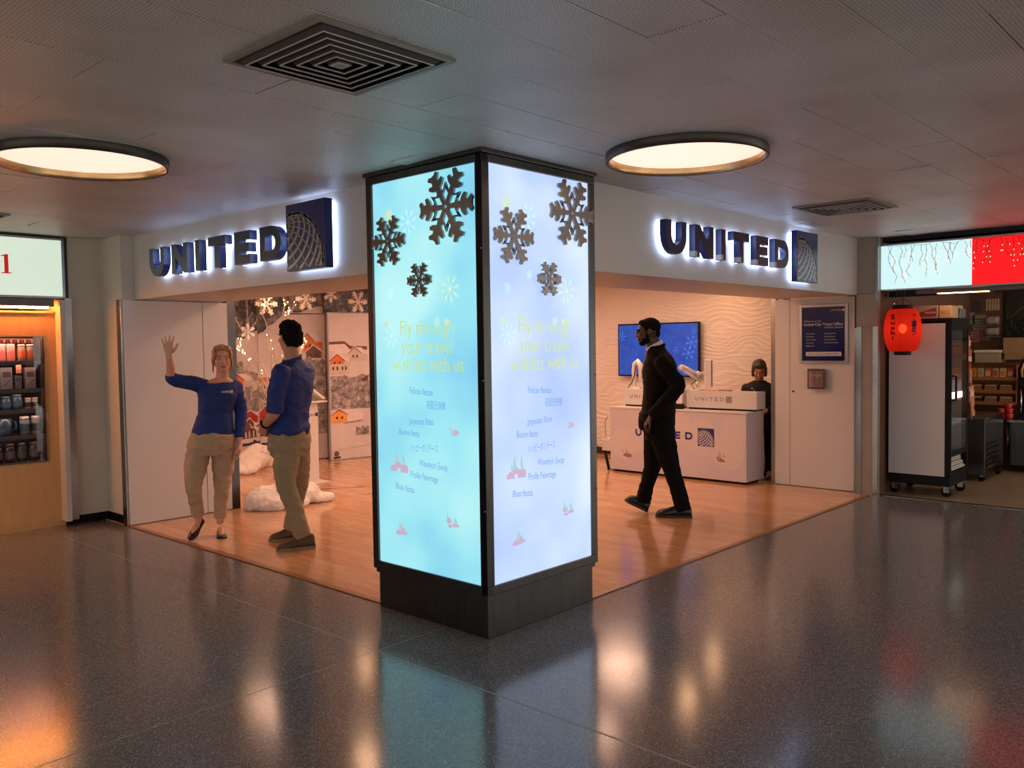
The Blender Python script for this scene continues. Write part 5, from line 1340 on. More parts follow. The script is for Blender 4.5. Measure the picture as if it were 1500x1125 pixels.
def facebits(root, c, Rm, s, lipm, eyem, browm, smile=False, white='eyewhite'):
    c = V(c)
    for sx in (-1, 1):
        b = B(); b.ell(c + Rm @ (V((sx * .031, .078, .004)) * s), (.0105 * s, .0068 * s, .0042 * s), 0, 12, rot=Rm); b.ell(c + Rm @ (V((sx * .031, .0835, .004)) * s), (.0056 * s, .0030 * s, .0046 * s), 1, 10, rot=Rm)
        b.obj('eye', [white, eyem], root, local=True)
        b = B(); b.tube([c + Rm @ (V((sx * x, y, z)) * s) for x, y, z in ((.014, .099, .026), (.03, .098, .031), (.048, .087, .026))], .0032 * s, 0, 6); b.obj('eyebrow', browm, root, local=True)
    b = B()
    b.tube([c + Rm @ (V((x, .098 - abs(x) * .28, -.0605 + (.12 * abs(x) if smile else .0))) * s) for x in (-.026, -.013, 0, .013, .026)], [.002 * s, .0042 * s, .004 * s, .0042 * s, .002 * s], 0, 8)
    b.tube([c + Rm @ (V((x, .096 - abs(x) * .28, -.0725 + (.36 * abs(x) if smile else .2 * abs(x)))) * s) for x in (-.026, -.013, 0, .013, .026)], [.002 * s, .0045 * s, .005 * s, .0045 * s, .002 * s], 0, 8)
    if smile: b.fbox(Fr(c + Rm @ (V((0, .0935, -.0668)) * s), Rm @ V((-1, 0, 0)), Rm @ V((0, 0, 1))), -.019, .019, -.0035, .0035, -.006, .002, 1)
    b.obj('mouth', [lipm, 'eyewhite'], root, local=True)
def hand(b, w, d, n, s, sz=1.0, curl=(.15, .2, .25), tc=.2, spread=.12):
    w = V(w); d = V(d).normalized(); n = V(n); n = (n - d * n.dot(d)).normalized(); s = V(s); s = (s - d * s.dot(d) - n * s.dot(n)).normalized()
    b.tube([w - d * .03 * sz, w, w + d * .03 * sz, w + d * .06 * sz, w + d * .092 * sz], [(.026 * sz, .02 * sz), (.025 * sz, .019 * sz), (.034 * sz, .017 * sz), (.041 * sz, .0145 * sz), (.04 * sz, .0115 * sz)], 0, 14, hint=s)
    b.ell(w + d * .04 * sz + s * .026 * sz + n * .006 * sz, (.018 * sz,) * 3, n=10)
    for i, L in enumerate((.072, .081, .075, .058)):
        o = w + d * .086 * sz + s * (.030 - .0205 * i) * sz; dd = (d + s * spread * (1.2 - .8 * i)).normalized(); pts = [o]; a = 0
        for j, fr in enumerate((.45, .31, .24)):
            a += curl[j] * (1 + .12 * i); q = dd * math.cos(a) + n * math.sin(a); pts.append(pts[-1] + q * L * fr * sz)
        r0 = (.0088, .0092, .0088, .0076)[i] * sz
        b.tube(pts, [r0, r0 * .97, r0 * .9, r0 * .75], 0, 10); b.ell(pts[-1], (r0 * .75,) * 3, n=8)
    o = w + d * .022 * sz + s * .027 * sz; t1 = (d * .62 + s * .72 + n * tc).normalized(); t2 = (d * .85 + s * .38 + n * (tc + .15)).normalized()
    pts = [o, o + t1 * .036 * sz, o + t1 * .036 * sz + t2 * .03 * sz, o + t1 * .036 * sz + t2 * .055 * sz]
    b.tube(pts, [.014 * sz, .0115 * sz, .0098 * sz, .008 * sz], 0, 10); b.ell(pts[-1], (.008 * sz,) * 3, n=8)
def shoe(heel, toe, w, hts, sole=.018, upv=(0, 0, 1), low=None, vox=.006):
    """shoe from heel to toe; returns (upper mesh, sole mesh)"""
    heel, toe = V(heel), V(toe); f = (toe - heel).normalized(); u = V(upv); u = (u - f * u.dot(f)).normalized(); s = f.cross(u); L = (toe - heel).length
    ws = (.62, .8, .82, .78, .86, 1.0, 1.0, .84, .45); ss = (0, .06, .2, .38, .52, .66, .8, .92, 1.0)
    b = B(); rows = []
    n = 18
    for k, t in enumerate(ss):
        c = heel + f * (L * t); h = hts[k]; row = []
        for j in range(n):
            a = 2 * PI * j / n; x = math.cos(a) * ws[k] * w; y = math.sin(a); y = max(-.9, y); yy = h * .5 + y * h * .5
            row.append(b.bm.verts.new(c + s * x * (1.0 if y < .2 else 1 - .25 * (y - .2)) + u * max(0, yy)))
        rows.append(row)
    for a, c in zip(rows[:-1], rows[1:]):
        for k in range(n): b.bm.faces.new([a[k], a[(k + 1) % n], c[(k + 1) % n], c[k]])
    b.bm.faces.new(rows[0][::-1]); b.bm.faces.new(rows[-1])
    up_ = remesh(b, vox, 3)
    b = B(); G = Fr(heel, f, s)
    if G.n.dot(u) < 0: G = Fr(heel, f, -s)
    out = [(ss[k] * L, ws[k] * w * 1.05) for k in range(9)]; P = [(-.008, 0)] + [(x, -y) for x, y in out] + [(L + .008, 0)] + [(x, y) for x, y in out[::-1]]
    b.poly(G, P, -.002, sole, 0)
    me = bpy.data.meshes.new('sole'); b.bm.to_mesh(me); b.bm.free()
    return up_, me
def hairnoise(me, a, sc, a2=0, sc2=60):
    nn = [v.normal.copy() for v in me.vertices]
    for v, nv in zip(me.vertices, nn): v.co = v.co + nv * (noise.noise(v.co * sc) * a + noise.noise(V((v.co.x * sc2, v.co.y * sc2, v.co.z * sc2 * .3))) * a2)

M['eyewhite'] = mat('eye_white', (170, 154, 144), .4); M['eyedim'] = mat('eye_dim', (46, 36, 32), .5, spec=.2); M['eyedark'] = mat('iris', (40, 32, 28), .2)
M['skinA'] = mat('skin_fair', (214, 156, 128), .5, var=.05, scale=40); M['skinB'] = mat('skin_tan', (190, 136, 106), .5, var=.05, scale=40)
M['skinC'] = mat('skin_deep', (70, 44, 34), .45, var=.06, scale=40); M['skinD'] = mat('skin_brown', (176, 120, 90), .5, var=.05, scale=40)
M['lipA'] = mat('lip_rose', (178, 92, 86), .4); M['lipC'] = mat('lip_brown', (104, 60, 54), .4)
M['blond'] = mat('hair_blond', (168, 128, 84), .45, var=.3, scale=60, stretch=(1, 1, .2), bump=.4); M['darkhair'] = mat('hair_dark', (18, 14, 13), .9, spec=.15, var=.3, scale=60, bump=.6, bscale=120)
M['brownhair'] = mat('hair_brown', (66, 50, 40), .45, var=.3, scale=60, stretch=(1, 1, .2), bump=.4); M['browblond'] = mat('brow_blond', (150, 100, 66), .6)
M['blue'] = mat('blue_jersey', (21, 48, 116), .75, var=.06, scale=30, bump=.15, bscale=220); M['khaki'] = mat('khaki_cotton', (180, 152, 122), .8, var=.06, scale=20, bump=.2, bscale=240)
M['olive'] = mat('olive_chino', (150, 132, 104), .8, var=.06, scale=20, bump=.2, bscale=240); M['suit'] = mat('black_suiting', (7, 7, 9), .9, spec=.2, var=.12, scale=20, bump=.15, bscale=260)
M['shirtwhite'] = mat('white_shirting', (214, 214, 220), .7); M['blackleather'] = mat('black_leather', (16, 15, 15), .35); M['brownleather'] = mat('brown_leather', (92, 64, 46), .5, var=.15, scale=20)
M['rubber'] = mat('shoe_rubber', (40, 32, 28), .5); M['gum'] = mat('gum_sole', (140, 112, 82), .6); M['cardigan'] = mat('dark_cardigan', (24, 26, 36), .8, var=.1, scale=40)

def person(name, label, O, rotz, spec, skin):
    """body: one continuous skin mesh; local X = across, Y = away, Z = up"""
    b = B()
    torso(b, spec['torso'], spec['L'], -.014)
    if 'pelvis' in spec: torso(b, spec['pelvis'], spec.get('LP', spec['L']), -.014)
    for P, Rr in spec['legs']: limb(b, P, [r * .86 for r in Rr])
    for P, Rr in spec['arms']: limb(b, P, Rr)
    P, Rr = spec['neck']; limb(b, P, Rr, n=16)
    Rm = headmat(spec['face']); head(b, spec['head'], Rm, spec.get('hs', 1), jaw=spec.get('jaw', 1))
    for a in spec['hands']: hand(b, *a[0], **a[1])
    for h_, t_ in spec['feet']:
        h_, t_ = V(h_), V(t_); b.ell((h_ * .5 + t_ * .5) + V((0, 0, .03)), (.03, .03, .022)); limb(b, [h_ * .85 + t_ * .15 + V((0, 0, .035)), h_ * .45 + t_ * .55 + V((0, 0, .03)), h_ * .15 + t_ * .85 + V((0, 0, .02))], [.026, .028, .018])
    me = remesh(b, .0052, 3, .5)
    o = mobj(me, name, skin); o.location = O; o.rotation_euler = (0, 0, rotz); WL[o] = V(O)
    tag(o, label, 'person')
    return o, Rm
def cloth(root, name, m, build, vox=.0075, it=5, amp=.003, amp2=.0, seed=0, sc=(9, 9, 5)):
    b = B(); build(b); me = remesh(b, vox, it, .5); folds(me, amp, sc, seed, amp2); return mobj(me, name, m, root)

# --- woman waving
W_torso = [(.865, .036, .0, .172, .118), (.95, .045, 0, .156, .112), (1.05, .062, -.004, .136, .102), (1.13, .076, -.012, .146, .116), (1.20, .088, -.014, .160, .126), (1.26, .098, -.004, .168, .112), (1.305, .107, 0, .150, .09), (1.335, .116, .003, .09, .066), (1.345, .118, .004, .06, .055)]
W = dict(torso=W_torso, L=(1, .05, 0), pelvis=[(.70, .026, .005, .17, .115), (.76, .028, .004, .195, .134), (.82, .032, .002, .188, .128), (.885, .037, 0, .166, .115)],
         legs=[([(-.068, .0, .77), (-.105, -.06, .6), (-.125, -.1, .44), (-.113, -.05, .30), (-.098, -.01, .17)], [.1, .088, .062, .058, .040]), ([(.125, .0, .77), (.112, .0, .58), (.1, -.01, .40), (.088, .012, .27), (.078, .03, .12)], [.1, .088, .062, .058, .040])],
         arms=[([(-.015, 0, 1.275), (-.14, -.06, 1.315), (-.265, -.12, 1.345), (-.272, -.17, 1.43), (-.277, -.22, 1.515)], [.05, .043, .036, .034, .024]), ([(.232, .0, 1.265), (.258, .015, 1.15), (.272, .02, 1.04), (.263, -.01, .93), (.252, -.045, .815)], [.05, .043, .036, .033, .024])],
         neck=([(.12, .01, 1.31), (.127, .005, 1.37), (.132, -.005, 1.43)], [.056, .049, .052]), head=(.132, -.02, 1.502), hs=.97, face=(.06, -1, -.02), jaw=.92,
         hands=[(((-.279, -.232, 1.545), (-.04, -.05, 1), (.1, -1, .1), (1, .1, 0)), dict(sz=.95, curl=(.06, .08, .1), spread=.25)), (((.250, -.05, .785), (-.02, -.1, -1), (-1, .1, 0), (0, -1, -.1)), dict(sz=.93, curl=(.3, .4, .35), spread=.05))],
         feet=[((-.075, .055, .135), (-.155, -.10, .012)), ((.078, .075, .012), (.088, -.145, .012))])
O = (.30, 3.58, .006)
wo, Rm = person('person', 'woman in a blue long sleeve top and khaki trousers waving one raised hand', O, -.4832, W, 'skinA')
def bsh(b):
    torso(b, W_torso[:-2], W['L'], 0)
    limb(b, [(-.015, 0, 1.272), (-.14, -.06, 1.312), (-.255, -.115, 1.343), (-.268, -.135, 1.385)], [.066, .057, .05, .046], flat=True); limb(b, [(.230, .0, 1.258), (.258, .015, 1.15), (.272, .02, 1.04), (.263, -.01, .93), (.254, -.04, .835)], [.064, .055, .049, .044, .036], flat=True)
sh = cloth(wo, 'shirt', 'blue', bsh, amp=.005, amp2=.005, seed=3, it=3)
def btr(b):
    torso(b, W['pelvis'], W['L'], .002)
    for (P, Rr), e in zip(W['legs'], ((-.100, -.02, .195), (.079, .027, .150))):
        P = list(P[:-1]) + [e]; limb(b, P, [r * q for r, q in zip(Rr[:-1], (1.0, 1.0, .98, .92))] + [.047], flat=True)
cloth(wo, 'trousers', 'khaki', btr, amp=.005, amp2=.007, seed=8, it=3)
for h_, t_, u in (((-.072, .062, .128), (-.160, -.112, .006), (-.3, -.5, .6)), ((.078, .082, .0), (.088, -.155, .0), (0, 0, 1))):
    up_, so = shoe(h_, t_, .040, (.05, .052, .046, .036, .032, .032, .03, .026, .018), .008, u)
    s_ = mobj(up_, 'shoe', 'blackleather', wo); mobj(so, 'sole', 'rubber', s_)
facebits(wo, W['head'], Rm, .97, 'lipA', 'eyedark', 'browblond', True)
def bha(b):
    c = V(W['head']); s = .99
    def e(p, r, n=16): b.ell(c + Rm @ (V(p) * s), tuple(x * s for x in r), n=n, rot=Rm)
    e((0, -.03, .045), (.083, .096, .083), 22); e((.02, .045, .092), (.058, .04, .024)); e((-.03, .035, .09), (.045, .045, .026)); e((.066, .025, .04), (.016, .04, .045)); e((-.066, .025, .04), (.016, .04, .045))
    e((0, -.075, -.02), (.07, .04, .075)); e((.076, -.005, -.02), (.012, .024, .06)); e((-.076, -.005, -.02), (.012, .024, .06))
    b.tube([c + Rm @ V(p) for p in ((-.07, .01, -.03), (-.076, .0, -.08), (-.07, -.005, -.13), (-.078, -.01, -.16))], [.012, .011, .009, .003], 0, 8); b.tube([c + Rm @ V(p) for p in ((.07, .01, -.03), (.077, .0, -.08), (.073, -.005, -.12))], [.012, .01, .003], 0, 8)
b = B(); bha(b); me = remesh(b, .005, 3); hairnoise(me, .004, 25, .003); mobj(me, 'hair', 'blond', wo)
# lettering on the shirt chest
bv = BVHTree.FromPolygons([v.co for v in sh.data.vertices], [p.vertices for p in sh.data.polygons])
def onshirt(b):
    for v in b.bm.verts:
        h_ = bv.ray_cast(V((v.co.x, -1, v.co.z)), V((0, 1, 0)))
        if h_[0] is not None: v.co.y = h_[0].y - .0025
b = B(); b.text(fy(0, 0), 'UNITED', .15, 1.222, .015, 0, w=.065, fat=.02); b.fbox(fy(0, 0), .187, .208, 1.218, 1.241, 0, .0001); onshirt(b); b.obj('chest_lettering', 'paper', wo, local=True)

# --- man in blue polo, seen from behind
Fm = V((-.82, .57, 0)); Lm = (-.57, -.82, 0)
MT = [(.905, .045, 0, .160, .125), (1.0, .047, 0, .160, .122), (1.1, .052, 0, .168, .124), (1.2, .060, 0, .182, .13), (1.3, .070, 0, .198, .133), (1.37, .078, 0, .202, .122), (1.42, .08, 0, .176, .104), (1.455, .081, 0, .125, .082), (1.485, .08, 0, .074, .07)]
Mn = dict(torso=MT, L=Lm, pelvis=[(.72, .040, 0, .15, .115), (.79, .038, 0, .176, .142), (.86, .04, 0, .172, .14), (.935, .045, 0, .16, .125)],
          legs=[([(.02, -.075, .80), (.005, -.10, .64), (.008, -.13, .49), (.062, -.15, .32), (.118, -.16, .10)], [.105, .095, .072, .066, .048]), ([(.085, .08, .80), (.1, .12, .64), (.105, .15, .48), (.075, .17, .32), (.035, .185, .10)], [.105, .095, .072, .066, .048])],
          arms=[([(-.015, -.165, 1.395), (-.05, -.2, 1.24), (-.062, -.215, 1.10), (-.105, -.17, 1.04), (-.148, -.10, .985)], [.058, .05, .043, .04, .029]), ([(.185, .16, 1.40), (.14, .27, 1.25), (.10, .32, 1.11), (.0, .25, 1.03), (-.10, .10, .975)], [.058, .05, .043, .04, .029])],
          neck=([(.078, 0, 1.46), (.074, .0, 1.53), (.066, .0, 1.60)], [.066, .06, .062]), head=(.060, .0, 1.672), hs=1.02, face=(-.52, .85, -.03), jaw=1.05,
          hands=[(((-.15, -.098, .982), (-.15, .5, -.55), (.5, .6, .3), (-.5, .2, .6)), dict(sz=1.0, curl=(.35, .45, .4), spread=.05)), (((-.105, .095, .97), (-.5, -.5, -.5), (.4, -.6, .2), (-.5, .2, .7)), dict(sz=1.0, curl=(.35, .45, .4), spread=.05))],
          feet=[((.19, -.165, .03), (-.05, -.185, .02)), ((.09, .19, .03), (-.11, .185, .02))])
mo, Rm = person('person.001', 'man seen from behind in a blue polo shirt and olive chinos', (.53, 2.78, .006), -.5646, Mn, 'skinB')
def bsh(b):
    torso(b, MT, Lm, .004)
    limb(b, [(-.012, -.16, 1.39), (-.05, -.2, 1.24), (-.06, -.212, 1.13), (-.066, -.21, 1.09)], [.074, .069, .066, .066], flat=True); limb(b, [(.18, .155, 1.39), (.14, .27, 1.25), (.11, .31, 1.13)], [.074, .07, .066], flat=True)
    # soft blouse over the waistband
    torso(b, [(.895, .045, 0, .168, .134), (.93, .046, 0, .176, .142), (.97, .047, 0, .168, .132)], Lm, .0)
ms = cloth(mo, 'shirt', 'blue', bsh, amp=.006, amp2=.007, seed=12, sc=(8, 8, 4), it=3)
b = B(); b.tube([(.078 + .070 * math.cos(t), .0 + .072 * math.sin(t), 1.492 + .022 * math.cos(t - .5)) for t in [2 * PI * i / 24 for i in range(25)]], [(.022, .006)] * 25, 0, 10, cap=True, hint=(0, 0, 1)); b.obj('collar', 'blue', ms, local=True)
def btr(b):
    torso(b, Mn['pelvis'], Lm, .003)
    for (P, Rr) in Mn['legs']:
        P = [V(p) for p in P]; P[-1] = P[-1] + V((0, 0, -.005)); limb(b, P, [r * q for r, q in zip(Rr[:-1], (1.03, 1.0, 1.0, .95))] + [.061], flat=True)
cloth(mo, 'trousers', 'olive', btr, amp=.006, amp2=.009, seed=22, it=3)
for i, (h_, t_) in enumerate((((.212, -.16, .0), (-.078, -.188, .0)), ((.115, .19, .0), (-.14, .187, .0)))):
    up_, so = shoe(h_, t_, .049, (.1, .12, .128, .115, .098, .08, .07, .058, .034), .024)
    s_ = mobj(up_, 'shoe', 'brownleather', mo); mobj(so, 'sole', 'gum', s_)
    f_ = V(t_) - V(h_)
    b = B()
    for k in range(4):
        c_ = V(h_) + f_ * (.42 + .07 * k) + V((0, 0, .094 - .012 * k)); b.tube([c_ + V((0, -.028, -.012)), c_ + V((0, 0, .004)), c_ + V((0, .028, -.012))], .003, 0, 6)
    b.obj('laces', 'rubber', s_, local=True)
    b = B(); rows = (.0, .1, .3, .55, .75, .95)
    up2, _ = shoe(V(h_) + V((.003, 0, 0)), V(t_) - V((.003, 0, 0)), .052, (.05, .055, .05, .044, .045, .05, .048, .042, .026), .01); b.bm.free(); mobj(up2, 'toe_rubber', 'rubber', s_)
facebits(mo, Mn['head'], Rm, 1.02, 'lipA', 'eyedark', 'darkhair')
def bha(b):
    c = V(Mn['head']); s = 1.02
    def e(p, r, n=16): b.ell(c + Rm @ (V(p) * s), tuple(x * s for x in r), n=n, rot=Rm)
    e((0, -.022, .055), (.082, .098, .078), 22); e((0, .045, .092), (.06, .04, .03)); e((0, -.083, .0), (.07, .04, .068)); e((.066, -.03, .03), (.016, .055, .05)); e((-.066, -.03, .03), (.016, .055, .05)); e((.045, -.06, -.02), (.03, .045, .055)); e((-.045, -.06, -.02), (.03, .045, .055)); e((0, -.082, -.045), (.055, .026, .035)); e((0, .0, .11), (.06, .07, .03))
b = B(); bha(b); me = remesh(b, .005, 2); hairnoise(me, .009, 40, .005, 90); mobj(me, 'hair', 'darkhair', mo)
b = B(); wp = V((-.142, -.108, .992)); d_ = (V((-.148, -.10, .985)) - V((-.105, -.17, 1.04))).normalized(); b.tube([wp - d_ * .012, wp + d_ * .012], .036, 0, 20); b.ell(wp + V((-.03, -.014, .012)), (.014, .02, .02), n=12); b.obj('wristwatch', 'black', mo, local=True)

# --- man in dark suit, striding to the left
Ls = (0.06, -1, 0)
ST = [(.80, .012, 0, .19, .150), (.88, .016, 0, .186, .150), (.98, .026, 0, .176, .142), (1.1, .042, 0, .176, .142), (1.22, .050, 0, .188, .15), (1.32, .046, 0, .204, .150), (1.40, .042, 0, .208, .136), (1.455, .034, 0, .175, .112), (1.51, .020, 0, .11, .084), (1.56, .008, 0, .068, .066)]
Su = dict(torso=ST, L=Ls, pelvis=[(.70, .035, 0, .16, .12), (.78, .03, 0, .172, .142), (.86, .026, 0, .168, .14), (.95, .026, 0, .16, .125)],
          legs=[([(.045, -.085, .80), (.09, -.085, .62), (.135, -.08, .45), (.19, -.08, .28), (.245, -.08, .065)], [.105, .098, .074, .068, .048]), ([(.0, .085, .80), (-.012, .095, .62), (-.03, .1, .44), (-.078, .1, .28), (-.122, .1, .10)], [.105, .095, .072, .064, .048])],
          arms=[([(.065, -.205, 1.405), (.14, -.24, 1.30), (.195, -.265, 1.20), (.09, -.265, 1.06), (-.03, -.235, .935)], [.058, .05, .044, .04, .029]), ([(.05, .205, 1.405), (.07, .25, 1.26), (.06, .27, 1.14), (.0, .26, 1.02), (-.05, .24, .92)], [.058, .05, .044, .04, .029])],
          neck=([(.01, 0, 1.50), (-.012, .0, 1.57), (-.035, .0, 1.63)], [.066, .062, .064]), head=(-.062, .0, 1.690), hs=1.03, face=(-1, -.02, -.08), jaw=1.08,
          hands=[(((-.045, -.232, .925), (-.5, .05, -.8), (.75, .3, -.5), (-.3, -.8, 0)), dict(sz=1.0, curl=(.5, .6, .5), spread=.03)), (((-.055, .24, .90), (-.2, 0, -1), (.3, -.9, 0), (-1, -.2, .1)), dict(sz=1.0, curl=(.45, .5, .45), spread=.03))],
          feet=[((.285, -.08, .03), (.04, -.085, .02)), ((-.10, .1, .04), (-.255, .1, .13))])
so_, Rm = person('person.002', 'bearded man in a dark suit and white collar striding left past the desk', (3.40, 1.15, .006), -.9921, Su, 'skinC')
def bja(b):
    torso(b, ST, Ls, .006)
    torso(b, [(.80, -.055, -.03, .12, .09), (.87, -.035, -.02, .15, .12), (.95, -.0, 0, .17, .14)], Ls, .004)
    for P, Rr in Su['arms']:
        P = [V(p) for p in P]; P[-1] = P[-2].lerp(P[-1], .97); limb(b, P, [.076, .072, .067, .060, .050], flat=True)
ja = cloth(so_, 'jacket', 'suit', bja, amp=.006, amp2=.006, seed=31, it=7)
bvj = BVHTree.FromPolygons([v.co for v in ja.data.vertices], [p.vertices for p in ja.data.polygons])
def onfront(pts, name, m, par, off=.003):
    b = B(); vs = []
    for z, ya, yb in pts:
        row = []
        for k in range(7):
            y = ya + (yb - ya) * k / 6; h_ = bvj.ray_cast(V((-1, y, z)), V((1, 0, 0)))
            row.append(b.bm.verts.new(((h_[0].x if h_[0] is not None else -.05) - off, y, z)))
        vs.append(row)
    for p, q in zip(vs[:-1], vs[1:]):
        for k in range(6): b.bm.faces.new([p[k], q[k], q[k + 1], p[k + 1]])
    return b.obj(name, m, par, local=True)
onfront([(1.535 - .03 * k, -.055 * (1 - k / 9) - .002, .055 * (1 - k / 9) + .002) for k in range(9)], 'shirt_front', 'shirtwhite', so_)
onfront([(1.53 - .03 * k, -.018, .018) for k in range(8)], 'necktie', 'navy', so_, .006)
for sy in (-1, 1): onfront([(1.535 - .03 * k, sy * (.055 * (1 - k / 9) + .002), sy * (.055 * (1 - k / 9) + .012 + .03 * math.sin(PI * k / 9))) for k in range(10)], 'lapel', 'suit', ja, .007)
b = B(); b.tube([(.012 + .075 * math.cos(t), .078 * math.sin(t), 1.532 + .036 * math.cos(t)) for t in [2 * PI * i / 24 for i in range(25)]], [(.018, .009)] * 25, 0, 10, hint=(0, 0, 1)); b.obj('jacket_collar', 'suit', ja, local=True)
b = B(); b.tube([(-.004 + .070 * math.cos(t), .071 * math.sin(t), 1.558 + .036 * math.cos(t)) for t in [2 * PI * i / 24 for i in range(25)]], [(.022, .005)] * 25, 0, 10, hint=(0, 0, 1)); b.obj('shirt_collar', 'shirtwhite', so_, local=True)
def btr(b):
    torso(b, Su['pelvis'], Ls, .003)
    for (P, Rr) in Su['legs']:
        P = [V(p) for p in P]; limb(b, P, [r * 1.06 for r in Rr[:-1]] + [.07], flat=True)
cloth(so_, 'trousers', 'suit', btr, amp=.005, amp2=.004, seed=41, it=4)
for h_, t_, u in (((.318, -.078, .0), (.0, -.088, .0), (0, 0, 1)), ((-.085, .1, .012), (-.285, .1, .112), (.45, 0, 1))):
    up_, sl = shoe(h_, t_, .052, (.09, .11, .122, .116, .104, .09, .08, .068, .04), .024, u)
    s_ = mobj(up_, 'shoe', 'blackleather', so_); mobj(sl, 'sole', 'rubber', s_)
facebits(so_, Su['head'], Rm, 1.03, 'lipC', 'eyedark', 'darkhair', white='eyedim')
def bha(b):
    c = V(Su['head']); s = 1.03
    def e(p, r, n=16): b.ell(c + Rm @ (V(p) * s), tuple(x * s for x in r), n=n, rot=Rm)
    e((0, -.022, .044), (.079, .096, .081), 22); e((0, .04, .086), (.055, .036, .026)); e((0, -.085, -.01), (.06, .022, .05)); e((.066, .0, .03), (.012, .03, .04)); e((-.066, .0, .03), (.012, .03, .04))
b = B(); bha(b); me = remesh(b, .005, 2); hairnoise(me, .002, 60); mobj(me, 'hair', 'darkhair', so_)
def bbe(b):
    c = V(Su['head']); s = 1.03
    def e(p, r, n=14): b.ell(c + Rm @ (V(p) * s), tuple(x * s for x in r), n=n, rot=Rm)
    e((0, .056, -.096), (.041, .034, .026)); e((.05, .025, -.078), (.014, .045, .03)); e((-.05, .025, -.078), (.014, .045, .03)); e((0, .093, -.047), (.026, .006, .005)); e((.064, .01, -.035), (.007, .016, .04)); e((-.064, .01, -.035), (.007, .016, .04))
b = B(); bbe(b); me = remesh(b, .0045, 2); hairnoise(me, .002, 60); mobj(me, 'beard', 'darkhair', so_)

# --- woman seated behind the desk
DT = [(.60, -.02, .05, .17, .12), (.72, -.022, .04, .155, .115), (.84, -.025, .02, .16, .12), (.96, -.028, .0, .172, .115), (1.05, -.03, -.015, .172, .1), (1.10, -.03, -.025, .12, .078), (1.13, -.03, -.03, .06, .055)]
De = dict(torso=DT, L=(1, 0, 0), pelvis=[(.56, -.02, .05, .16, .12), (.62, -.02, .05, .17, .13), (.68, -.02, .05, .16, .115)],
          legs=[([(-.10, .03, .62), (-.11, -.14, .61), (-.11, -.28, .58), (-.11, -.26, .36), (-.11, -.24, .10)], [.085, .08, .06, .055, .04]), ([(.07, .03, .62), (.08, -.14, .61), (.08, -.28, .58), (.08, -.26, .36), (.08, -.24, .1)], [.085, .08, .06, .055, .04])],
          arms=[([(-.175, -.015, 1.03), (-.205, -.02, .87), (-.2, -.04, .78), (-.15, -.14, .78), (-.10, -.24, .79)], [.05, .043, .037, .034, .026]), ([(.115, -.015, 1.03), (.145, -.02, .87), (.14, -.04, .78), (.09, -.14, .78), (.05, -.24, .79)], [.05, .043, .037, .034, .026])],
          neck=([(-.03, -.02, 1.09), (-.03, -.045, 1.14), (-.03, -.065, 1.19)], [.054, .05, .052]), head=(-.03, -.10, 1.255), hs=1.0, face=(0, -.9, -.40),
          hands=[(((-.10, -.25, .79), (.3, -1, 0), (0, 0, -1), (1, .3, 0)), dict(sz=.9, curl=(.2, .3, .3))), (((.05, -.25, .79), (-.3, -1, 0), (0, 0, -1), (-1, .3, 0)), dict(sz=.9, curl=(.2, .3, .3)))],
          feet=[((-.11, -.2, .03), (-.11, -.38, .03)), ((.08, -.2, .03), (.08, -.38, .03))])
do, Rm = person('person.003', 'woman with short brown hair seated behind the desk, head bent down', (6.22, 1.5, .006), -1.1097, De, 'skinD')
def bsh(b):
    torso(b, DT, De['L'], .004)
    for P, Rr in De['arms']:
        P = [V(p) for p in P]; P[-1] = P[-2].lerp(P[-1], .8); limb(b, P, [.064, .058, .052, .047, .04])
cd = cloth(do, 'cardigan', 'cardigan', bsh, amp=.004, amp2=.003, seed=51)
bv = BVHTree.FromPolygons([v.co for v in cd.data.vertices], [p.vertices for p in cd.data.polygons])
b = B(); G = fy(0, 0)
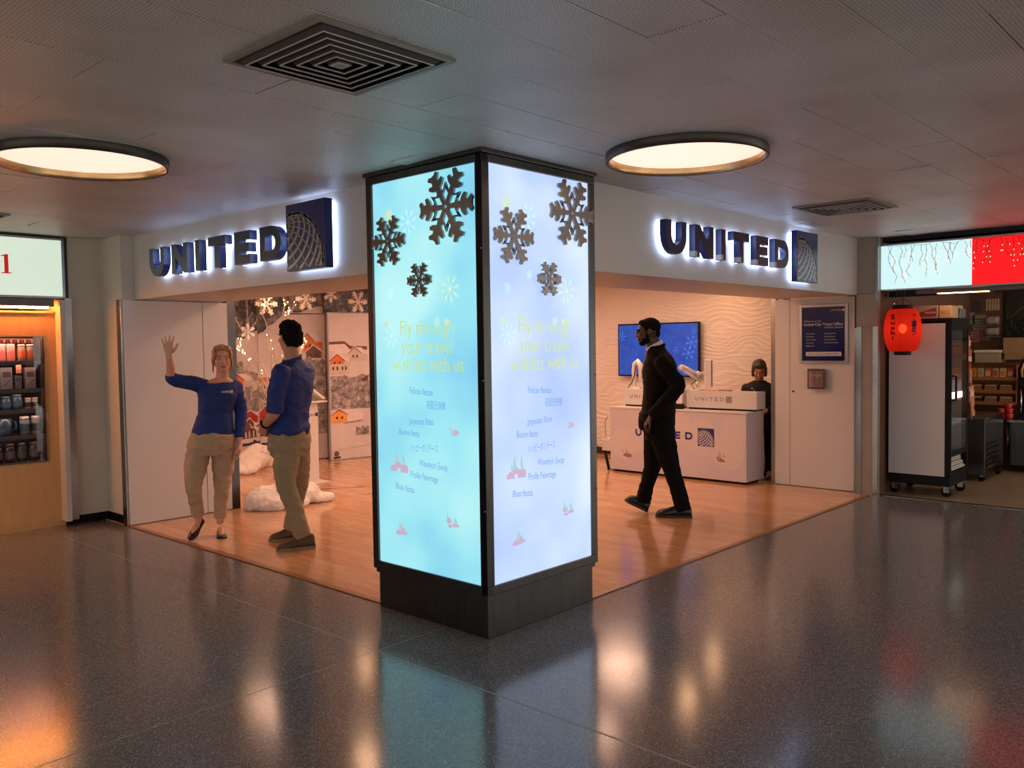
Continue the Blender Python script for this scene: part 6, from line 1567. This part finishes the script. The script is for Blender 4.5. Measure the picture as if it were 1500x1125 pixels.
for k in range(6):
    z = .80 + k * .048
    b.fbox(G, -.075 + .004 * k, .015 - .004 * k, z, z + .048, 0, .0001)
onshirt(b); b.obj('blouse', mat('teal_blouse', (24, 52, 92), .6), do, local=True)
b = B(); b.fbox(G, -.125, -.10, 1.03, 1.047, 0, .0001); b.fbox(G, -.092, -.078, .985, 1.02, 0, .0001); onshirt(b); b.obj('name_badge', 'paper', do, local=True)
def btr(b):
    torso(b, De['pelvis'], De['L'], .004)
    for P, Rr in De['legs']: limb(b, P, [r * 1.05 for r in Rr])
cloth(do, 'trousers', 'suit', btr, seed=61)
for x in (-.11, .08):
    up_, sl = shoe((x, -.16, 0), (x, -.4, 0), .042, (.06, .07, .07, .06, .052, .045, .042, .036, .022), .015); s_ = mobj(up_, 'shoe', 'blackleather', do); mobj(sl, 'sole', 'rubber', s_)
facebits(do, De['head'], Rm, .97, 'lipC', 'eyedark', 'brownhair')
def bha(b):
    c = V(De['head']); s = .97
    def e(p, r, n=16): b.ell(c + Rm @ (V(p) * s), tuple(x * s for x in r), n=n, rot=Rm)
    e((0, -.025, .042), (.086, .102, .084), 22); e((0, .058, .082), (.066, .036, .034)); e((.074, .0, -.02), (.02, .05, .075)); e((-.074, .0, -.02), (.02, .05, .075)); e((0, -.08, -.03), (.078, .04, .08))
b = B(); bha(b); me = remesh(b, .005, 3); hairnoise(me, .004, 25, .004); mobj(me, 'hair', 'brownhair', do)
t = thing('stool', 'dark swivel stool under the woman behind the desk', 'stool', (6.22, 1.53, .006))
ox, oy = 6.20 + .07, 1.52
b = B(); b.lathe((ox, oy, .006), [(0, .50), (.17, .50), (.19, .515), (.19, .535), (.17, .55), (0, .55)], 28); b.obj('seat', 'black', t)
b = B(); b.lathe((ox, oy, .006), [(.03, .03), (.03, .5)], 14); b.obj('post', 'chrome', t)
for k in range(5):
    b = B(); a = 2 * PI * k / 5; b.tube([(ox, oy, .05), (ox + .2 * math.cos(a), oy + .2 * math.sin(a), .03)], [.022, .014], 0, 8); b.obj('foot', 'black', t)

bpy.data.scenes.remove(TMP)
